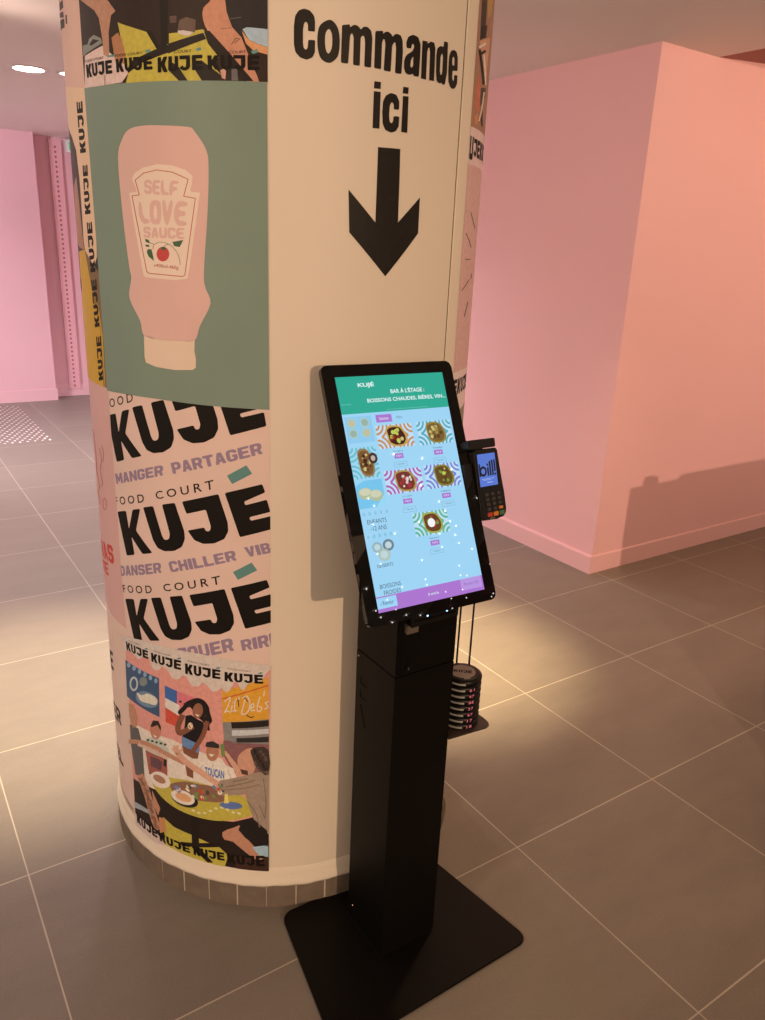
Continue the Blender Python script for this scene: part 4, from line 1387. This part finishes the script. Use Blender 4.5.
# pager shelf
bm = bmesh.new()
prism(bm, [(KX1 - .001, -1.309), (-1.482, -1.3185)] + [(-1.470, -1.314), (-1.4635, -1.304), (-1.4615, -1.290)] + [(-1.4635, -1.215), (-1.475, -1.205), (KX1 - .001, -1.205)], .5650, .5680)
M_TRAY = mat('brown_black_tray', (0.05, 0.036, 0.030), rough=0.38, spec=0.5)
shelf = kpart('pager_shelf', bm, M_TRAY)
for x, y in ((-1.4995, -1.215), (-1.4745, -1.2315)):
    bm = bmesh.new()
    pts = [(x, y, .567), (x, y, .90), (x - .006, y + .001, .915), (x - .03, y + .004, .925), (KX1 - .0, y + .008, .927)]
    tube(bm, pts, .0023, 8)
    kpart('rod', bm, M_PLAST, parent=shelf)

# terminal bracket
TM = Vector((-1.4660, -1.2385, 1.1382))
tt, ty, trl = .2998, .1311, -.0394
tw = Vector((math.cos(ty), math.sin(ty), 0)); tb = Vector((-math.sin(ty), math.cos(ty), 0))
tu = Vector((0, 0, math.cos(tt))) + tb * math.sin(tt)
tw2 = tw * math.cos(trl) + tu * math.sin(trl); tu2 = tu * math.cos(trl) - tw * math.sin(trl)
tn = tw2.cross(tu2)
TW, TH = .0775, .157


def tplace(a, b, d):
    return TM + tw2 * a + tu2 * b + tn * d


bm = bmesh.new()
prism(bm, rrect(-.056, TH / 2 + .001, .030, TH / 2 + .021, .004, 3), -.034, .002)
br_ = kpart('terminal_bracket', bmap(bm, tplace), M_PLAST)
bm = bmesh.new()
prism(bm, rrect(-.060, -TH / 2 + .01, .02, TH / 2 + .01, .006, 3), -.034, -.0275)
kpart('back_plate', bmap(bm, tplace), M_PLAST, parent=br_)
bm = bmesh.new()
prism(bm, rrect(-.066, -.02, -.042, .05, .003, 2), -.034, -.008)
kpart('arm', bmap(bm, tplace), M_PLAST, parent=br_)

# ------------------------------------------------------------------ card terminal
term = empty('card_terminal', tuple(TM), 'black card payment terminal with small blue screen hung on the right side of the kiosk', 'card terminal')
bm = bmesh.new()
out = [(-.034, TH / 2), (.034, TH / 2 - .001), (.0385, TH / 2 - .006), (.0395, -.008), (.046, -.014), (.0475, -.060), (.044, -.070), (.036, -.0765), (.010, -.0795), (-.030, -.0775), (-.0375, -.072), (-.0385, TH / 2 - .006)]
prism(bm, out, -.027, 0)
bmesh.ops.bevel(bm, geom=[e for e in bm.edges if abs(e.verts[0].co.z - e.verts[1].co.z) < 1e-6 and e.verts[0].co.z > -.001], offset=.0025, segments=3, affect='EDGES')
body = local(link_mesh('body', bmap(bm, tplace), M_PLAST), term)
ts_ = Sheet(lambda u, v: (0, 0))
ts_.raw([(-.0305, -.004), (.0265, -.004), (.0265, .067), (-.0305, .067)], U(84, 118, 208), 0)
# white stylised bill word in black on blue
BK = U(18, 20, 34)
ts_.raw([(-.0325 + .003, .018), (-.0245, .018), (-.0245, .046), (-.0295, .046)], BK, 1)
ring = lambda r: [(-.0165 + r * math.cos(t), .029 + r * math.sin(t)) for t in (6.283 * j / 20 for j in range(20))]
tsr = tessellate_polygon([[Vector((*p, 0)) for p in ring(.0115)], [Vector((*p, 0)) for p in ring(.0062)]])
ts_.pieces.append((ring(.0115) + ring(.0062), tsr, BK, 1))
for a in ((-.0035, .018, .002, .037), (-.0035, .040, .002, .045), (.0040, .018, .0095, .050), (.0115, .018, .017, .052), (.0190, .026, .0245, .052), (.0190, .018, .0245, .0225)):
    ts_.raw([(a[0], a[1]), (a[2], a[1]), (a[2], a[3]), (a[0], a[3])], BK, 1)
for a in ((-.024, .0115, .016, .0125), (-.02, .009, .005, .0098), (-.008, .003, .01, .0045)):
    ts_.raw([(a[0], a[1]), (a[2], a[1]), (a[2], a[3]), (a[0], a[3])], U(170, 190, 235), 1)
o = ts_.build('display', lambda a, b, d: tplace(a, b, .0002 + d), eps=.00005)
tag(local(o, term), 'small blue display')
KG = mat('grey_key', (.035, .032, .032), .45)
KR = mat('red_key', (.42, .05, .03), .45)
KO = mat('orange_key', (.62, .19, .03), .45)
KGN = mat('green_key', (.05, .17, .07), .45)
for r in range(5):
    for c in range(3):
        x = -.0150 + c * .0195 + (.001 * r); y = -.0225 - r * .0108
        m_ = KG if r < 4 else (KR, KO, KGN)[c]
        if r == 3 and c == 2:
            m_ = KO
        hw, hh = (.0058, .0032) if r < 4 else (.0075, .0046)
        yy2 = y - (.001 if r == 4 else 0)
        bm = bmesh.new()
        prism(bm, rrect(x - hw, yy2 - hh, x + hw, yy2 + hh, .0015, 2), -.001, .0018)
        kk = local(link_mesh('key', bmap(bm, tplace), m_), term)
        if m_ is not KG:
            kk['label'] = {KR: 'red key', KO: 'orange key', KGN: 'green key'}[m_]
bm = bmesh.new()
prism(bm, rrect(-.012, -.0765, .004, -.0735, .001, 2), -.001, .0008)
tag(local(link_mesh('card_slot', bmap(bm, tplace), mat('olive_mark', (.12, .13, .06), .5)), term), 'small olive mark above the card slot')

# ------------------------------------------------------------------ pagers
SC_ = Vector((-1.5175, -1.2600, 0))
PRAD = .0452
face = math.atan2(CAM.y - SC_.y, CAM.x - SC_.x)    # the numbered rim faces the customer side
M_BAND = mat('grey_pager_band', (.36, .37, .34), .45)
M_NUM = mat('pink_pager_number', (.5, .12, .16), .5, emit=(.9, .22, .30), estr=.35)
M_STK = mat('grey_sticker', (.36, .31, .28), .45)
pos_word = ['lowest in the stack', 'second from the bottom of the stack', 'third from the bottom of the stack', 'fourth from the bottom of the stack', 'fifth from the bottom, fourth from the top', 'third from the top of the stack', 'just under the topmost one', 'topmost in the stack with its grey KUJÉ sticker showing']
nums = ['18', '17', '67', '27', '88', '47', '61', '']
proto = None
for i in range(8):
    z = .5682 + i * .0161
    root = empty('pager', (SC_.x, SC_.y, z), 'round black restaurant pager, ' + pos_word[i], 'pager', 'stacked pagers beside the kiosk post')
    if i == 0:
        bm = bmesh.new()
        lathe(bm, [(0, .0), (.036, .0), (PRAD - .004, .0015), (PRAD, .0045), (PRAD, .0110), (PRAD - .0035, .0145), (PRAD - .009, .0160), (0, .0160)], 64)
        for v in bm.verts:
            r = math.hypot(v.co.x, v.co.y)
            if r > .04:
                a = math.atan2(v.co.y, v.co.x)
                k_ = 1 - .010 * (0.5 + 0.5 * math.cos(a * 12))
                v.co.x *= k_; v.co.y *= k_
        pb = link_mesh('body', bm, M_PLAST, root, smooth=True)
        bm = bmesh.new()
        ring_ = []
        for j in range(13):
            a = face + math.radians(-74 + 78 * j / 12)
            a = face - math.radians(-6) + math.radians(-48 + 54 * j / 12)
            ring_.append([bm.verts.new((r * math.cos(a), r * math.sin(a), zz)) for r, zz in ((PRAD - .002, .0040), (PRAD + .0004, .0046), (PRAD + .0004, .0090), (PRAD - .002, .0096))])
        for p, q in zip(ring_, ring_[1:]):
            for j in range(4):
                bm.faces.new((p[j], p[(j + 1) % 4], q[(j + 1) % 4], q[j]))
        bm.faces.new(ring_[0]); bm.faces.new(list(reversed(ring_[-1])))
        pl = link_mesh('light_band', bm, M_BAND, root)
        proto = (pb, pl)
    else:
        for ch in proto:
            c = ch.copy()
            COL.objects.link(c)
            c.parent = root
    if nums[i]:
        vs, ts2 = text_tris(nums[i], 0.02, 1.3)
        bm = bmesh.new()
        bv = []
        for x, y in vs:
            a = face + math.radians(25 + 17 * x)
            bv.append(bm.verts.new(((PRAD + .0003) * math.cos(a), (PRAD + .0003) * math.sin(a), .0042 + .0072 * y)))
        for t in ts2:
            try:
                bm.faces.new([bv[q] for q in t])
            except ValueError:
                pass
        link_mesh('number', bm, M_NUM, root)['label'] = 'pink lit number'
    else:
        bm = bmesh.new()
        lathe(bm, [(0, .0160), (.0295, .0160), (.0295, .0164), (0, .0164)], 40)
        st_ = link_mesh('sticker', bm, M_STK, root)
        st_['label'] = 'round grey sticker with the word KUJÉ'
        ss = Sheet(lambda u, v: (0, 0))
        for ch, a in zip('KUJE', (-.021, -.0100, .0010, .0120)):
            for plg in GL[ch]:
                ss.raw([(a + .0095 * x, -.006 + .0115 * y) for x, y in plg], INK, 0)
        ss.raw([(.0155, .0070), (.0185, .0098), (.0205, .0085), (.0175, .0060)], INK, 0)
        ra = face + math.radians(90)
        lt = ss.build('word', lambda a, b, d: Vector((a * math.cos(ra) - b * math.sin(ra), a * math.sin(ra) + b * math.cos(ra), .0166)))
        lt.parent = st_
        bm = bmesh.new()
        a0 = face + math.radians(-15)
        ring_ = []
        for j in range(9):
            a = face + math.radians(8 + 26 * j / 8)
            ring_.append([bm.verts.new((r * math.cos(a), r * math.sin(a), .0162)) for r in (.031, .0345)])
        for p, q in zip(ring_, ring_[1:]):
            bm.faces.new((p[0], p[1], q[1], q[0]))
        link_mesh('lens', bm, M_BAND, root)
bpy.context.view_layer.update()

# ------------------------------------------------------------------ power cable
bm = bmesh.new()
pts = [(-1.60, -1.150, .33), (-1.50, -1.120, .24), (-1.425, -1.100, .19), (-1.395, -1.090, .13), (-1.400, -1.085, .06), (-1.43, -1.085, .012), (-1.50, -1.06, .0045), (-1.56, -1.04, .0045)]
pts = catmull(pts, 6, False)
tube(bm, pts, .0032, 8)
pts2 = [(p[0] + .012 * math.sin(i / 9), p[1] + .008, max(.0045, p[2] + .006 * math.sin(i / 6))) for i, p in enumerate(pts)]
tube(bm, pts2, .0026, 8)
tag(link_mesh('power_cable', bm, mat('grey_cable', (.16, .13, .09), .5), smooth=True), 'looped grey-brown power cable hanging behind the kiosk post near the floor', 'cable')

# ================================================================== BACKGROUND THINGS
# tactile studs
studs0 = None
for r in range(26):
    for c in range(10):
        x = -1.345 - c * .058 - (.029 if r % 2 else 0); y = 4.34 + r * .062
        # keep those inside the frame
        d = Vector((x, y, 0)) - CAM
        u = CX + F * d.dot(R0) / d.dot(fwd)
        if u < -3:
            continue
        if studs0 is None:
            bm = bmesh.new()
            lathe(bm, [(.0100, 0), (.0100, .0012), (.0085, .0030), (.0060, .0038), (0, .0040)], 16)
            studs0 = link_mesh('tactile_stud', bm, M_CHROME)
            o = studs0
        else:
            o = studs0.copy()
            COL.objects.link(o)
        o.location = (x, y, 0)
        tag(o, 'small shiny metal tactile stud fixed on the grey floor near the far pink wall', 'floor stud', 'tactile studs in front of the far pink wall')

# perforated wall rail
X0 = on_y(48.6, 150, YR).x; X1 = on_y(60.6, 150, YR).x
bm = bmesh.new()
M_RAIL = mat('pink_painted_rail', (.83, .475, .52), .45)
box(bm, (X0, YR - .018, .075), (X1, YR, H - .03))
box(bm, (X0, YR - .030, .075), (X0 + .010, YR - .018, H - .03)); box(bm, (X1 - .010, YR - .030, .075), (X1, YR - .018, H - .03))
xm = (X0 + X1) / 2
zz = .10
while zz < H - .07:
    box(bm, (xm - .009, YR - .0192, zz), (xm + .009, YR - .0185, zz + .020), 1)
    zz += .045
tag(link_mesh('wall_rail', bm, [M_RAIL, mat('rail_hole', (.33, .13, .15), .8)]), 'tall pink perforated rail fixed to the recessed back wall', 'rail')

# exit sign box peeking past the pillar
A = on_y(65.6, 139, YR - .06)
sg = empty('exit_sign', (A.x, YR, A.z), 'white and green exit light box below the ceiling, half hidden by the pillar', 'sign')
zb = on_y(66, 152.5, YR - .06).z
bm = rbox((A.x, YR - .065, zb), (A.x + .34, YR, A.z), .012, 2)
local(link_mesh('case', bm, M_WPLAST), sg)
bm = bmesh.new(); box(bm, (A.x + .022, YR - .0665, zb + .025), (A.x + .31, YR - .0650, A.z - .025))
local(link_mesh('green_panel', bm, mat('green_sign', (.05, .35, .15), .4, emit=(.15, .6, .3), estr=.5)), sg)


# ceiling downlights
def downlight(x, y, r, label, power, col, size=.06, beam=70, blend=.6, emis=14, down=True):
    root = empty('ceiling_downlight', (x, y, H), label, 'ceiling light', 'recessed ceiling downlights')
    bm = bmesh.new()
    lathe(bm, [(r * .72, -.001), (r * .74, -.004), (r * .96, -.005), (r, -.001), (r, 0)], 32)
    link_mesh('trim_ring', bm, M_WPLAST, root, smooth=True)
    bm = bmesh.new()
    lathe(bm, [(0, -.002), (r * .74, -.002), (r * .74, -.001)], 32)
    link_mesh('lens', bm, mat('lit_lens_%d' % emis, (.9, .9, .9), .4, emit=col, estr=emis), root)
    return root


def spot(x, y, z, power, col, beam, blend, tgt=None, size=.04):
    l = bpy.data.lights.new('lamp', 'SPOT')
    l.energy = power; l.color = col; l.spot_size = math.radians(beam); l.spot_blend = blend; l.shadow_soft_size = size
    o = bpy.data.objects.new('lamp', l)
    COL.objects.link(o)
    o.location = (x, y, z)
    t = Vector(tgt) if tgt else Vector((x, y, 0))
    o.rotation_euler = (t - Vector((x, y, z))).to_track_quat('-Z', 'Y').to_euler()
    return o


WARM = (1.0, .61, .34)
NEUT = (1.0, .80, .72)
COOL = (1.0, .90, .99)
downlight(-1.512, 2.99, .115, 'lit round downlight in the ceiling above the far left floor', 0, NEUT, emis=30)
downlight(-1.28, 2.95, .09, 'second lit downlight, almost hidden behind the left edge of the pillar', 0, NEUT, emis=14)
LIGHTS = [
    # floor pools behind the pillar
    ((-.76, -.14, 2.5), 760, (1, .75, .40), 36, 1.0, (-.76, -.14, 0), .05),
    ((-.30, -.55, 2.5), 80, (1, .68, .36), 92, 1.0, None, .08),  # wide fill added to spread the pool and lift the mid floor
    ((-2.2, 1.7, 2.46), 45, (1.0, .74, .60), 95, .8, (.57, 1.0, 1.7), .15),  # fill added to brighten the side face of the right wall
    ((-2.22, .30, 2.5), 600, (1, .78, .48), 44, 1.0, None, .05),
    # far left area
    ((-1.512, 2.99, 2.49), 210, NEUT, 130, .8, None, .08),
    ((-3.6, 3.6, 2.49), 300, COOL, 150, .6, (-2.6, 6.0, .8), .12),
    ((-2.6, 4.6, 2.49), 90, COOL, 150, .6, None, .12),
    ((-.6, 3.0, 2.49), 140, COOL, 150, .6, None, .12),
    ((2.0, -2.3, 2.48), 165, (1.0, .60, .34), 130, .8, (1.4, .12, 1.2), .25),  # wash added out of view to brighten the right-hand wall
    # lamps on the hall ceiling far in front: one for the pillar, one raking the right-hand wall
    ((-2.40, -8.4, 2.42), 810, (1.0, .65, .40), 27, .35, (-1.75, -1.2, 1.1), .05),
    ((-4.40, -7.8, 2.42), 1500, (1.0, .64, .42), 32, .9, (1.65, .1, 1.25), .04),
    # from the left part of the hall
    ((-5.0, -2.2, 2.45), 210, (1.0, .69, .47), 60, .6, (-1.9, -.6, 1.1), .25),
]
for loc, e, c, beam, bl, tgt, sz in LIGHTS:
    spot(*loc, e, c, beam, bl, tgt, sz)

# added soft area fill at ceiling height, out of view
def area(x, y, z, sx_, sy_, power, col, tgt=None):
    l = bpy.data.lights.new('lamp', 'AREA')
    l.shape = 'RECTANGLE'; l.size = sx_; l.size_y = sy_; l.energy = power; l.color = col
    o = bpy.data.objects.new('lamp', l)
    COL.objects.link(o)
    o.location = (x, y, z)
    if tgt:
        o.rotation_euler = (Vector(tgt) - Vector((x, y, z))).to_track_quat('-Z', 'Y').to_euler()
    return o


area(-2.2, -5.5, 2.50, 4.0, 3.0, 30, WARM)
area(-3.6, 1.5, 2.50, 1.5, 3.0, 26, NEUT)

# waist-high counter standing beyond the right edge of the view; its shadow falls on the right wall
ct = empty('service_counter', (.27, -1.6, 0), 'dark waist-high service counter out of view to the right, casting a long shadow', 'counter')
local(link_mesh('side_unit', rbox((-.24, -1.75, 0), (.095, -1.46, .846), .004), mat('dark_wood', (.10, .06, .04), .5)), ct)
local(link_mesh('worktop', rbox((.097, -1.76, .83), (1.1, -1.46, .866), .004), mat('dark_wood', (.10, .06, .04), .5)), ct)
local(link_mesh('front_panel', rbox((.11, -1.74, 0), (1.09, -1.48, .829), .004), mat('dark_wood', (.10, .06, .04), .5)), ct)
bm = bmesh.new()
lathe(bm, [(0, 0), (.040, 0), (.046, .02), (.040, .045), (0, .052)], 24)
tag(link_mesh('napkin_dish', bm, M_PLAST, loc=(-.145, -1.52, .8462)), 'small round dark dish on the counter out of view to the right', 'dish')

# small bulbs hanging under the hall ceiling; the kiosk glass mirrors them as white dots
rr = random.Random(11)
bm = bmesh.new()
for i in range(13):
    x_ = -.55 + i * .19
    for j in range(17):
        if rr.random() < .58:
            continue
        x = x_ + rr.uniform(-.07, .07); y = -3.2 - j * .19 + rr.uniform(-.08, .08); z = H - .0075
        bmesh.ops.create_icosphere(bm, subdivisions=1, radius=.0060, matrix=Matrix.Translation((x, y, z)))
bm2 = bm
sl = link_mesh('string_lights', bm, mat('bulb_glow', (.9, .9, .9), .4, emit=(1, .93, .85), estr=26))
tag(sl, 'net of tiny white bulbs under the hall ceiling, mirrored as dots in the kiosk screen', 'string lights', kind='stuff')

w = bpy.data.worlds.new('world')
bpy.context.scene.world = w
w.use_nodes = True
w.node_tree.nodes['Background'].inputs['Color'].default_value = (1, .74, .58, 1)
w.node_tree.nodes['Background'].inputs['Strength'].default_value = 0.36

sc = bpy.context.scene
sc.view_settings.view_transform = 'Standard'
sc.view_settings.look = 'None'
sc.view_settings.gamma = 1.0
sc.view_settings.exposure = 0.0
sc.view_settings.use_curve_mapping = False
sc.cycles.sample_clamp_indirect = 4.0
sc.cycles.max_bounces = 8
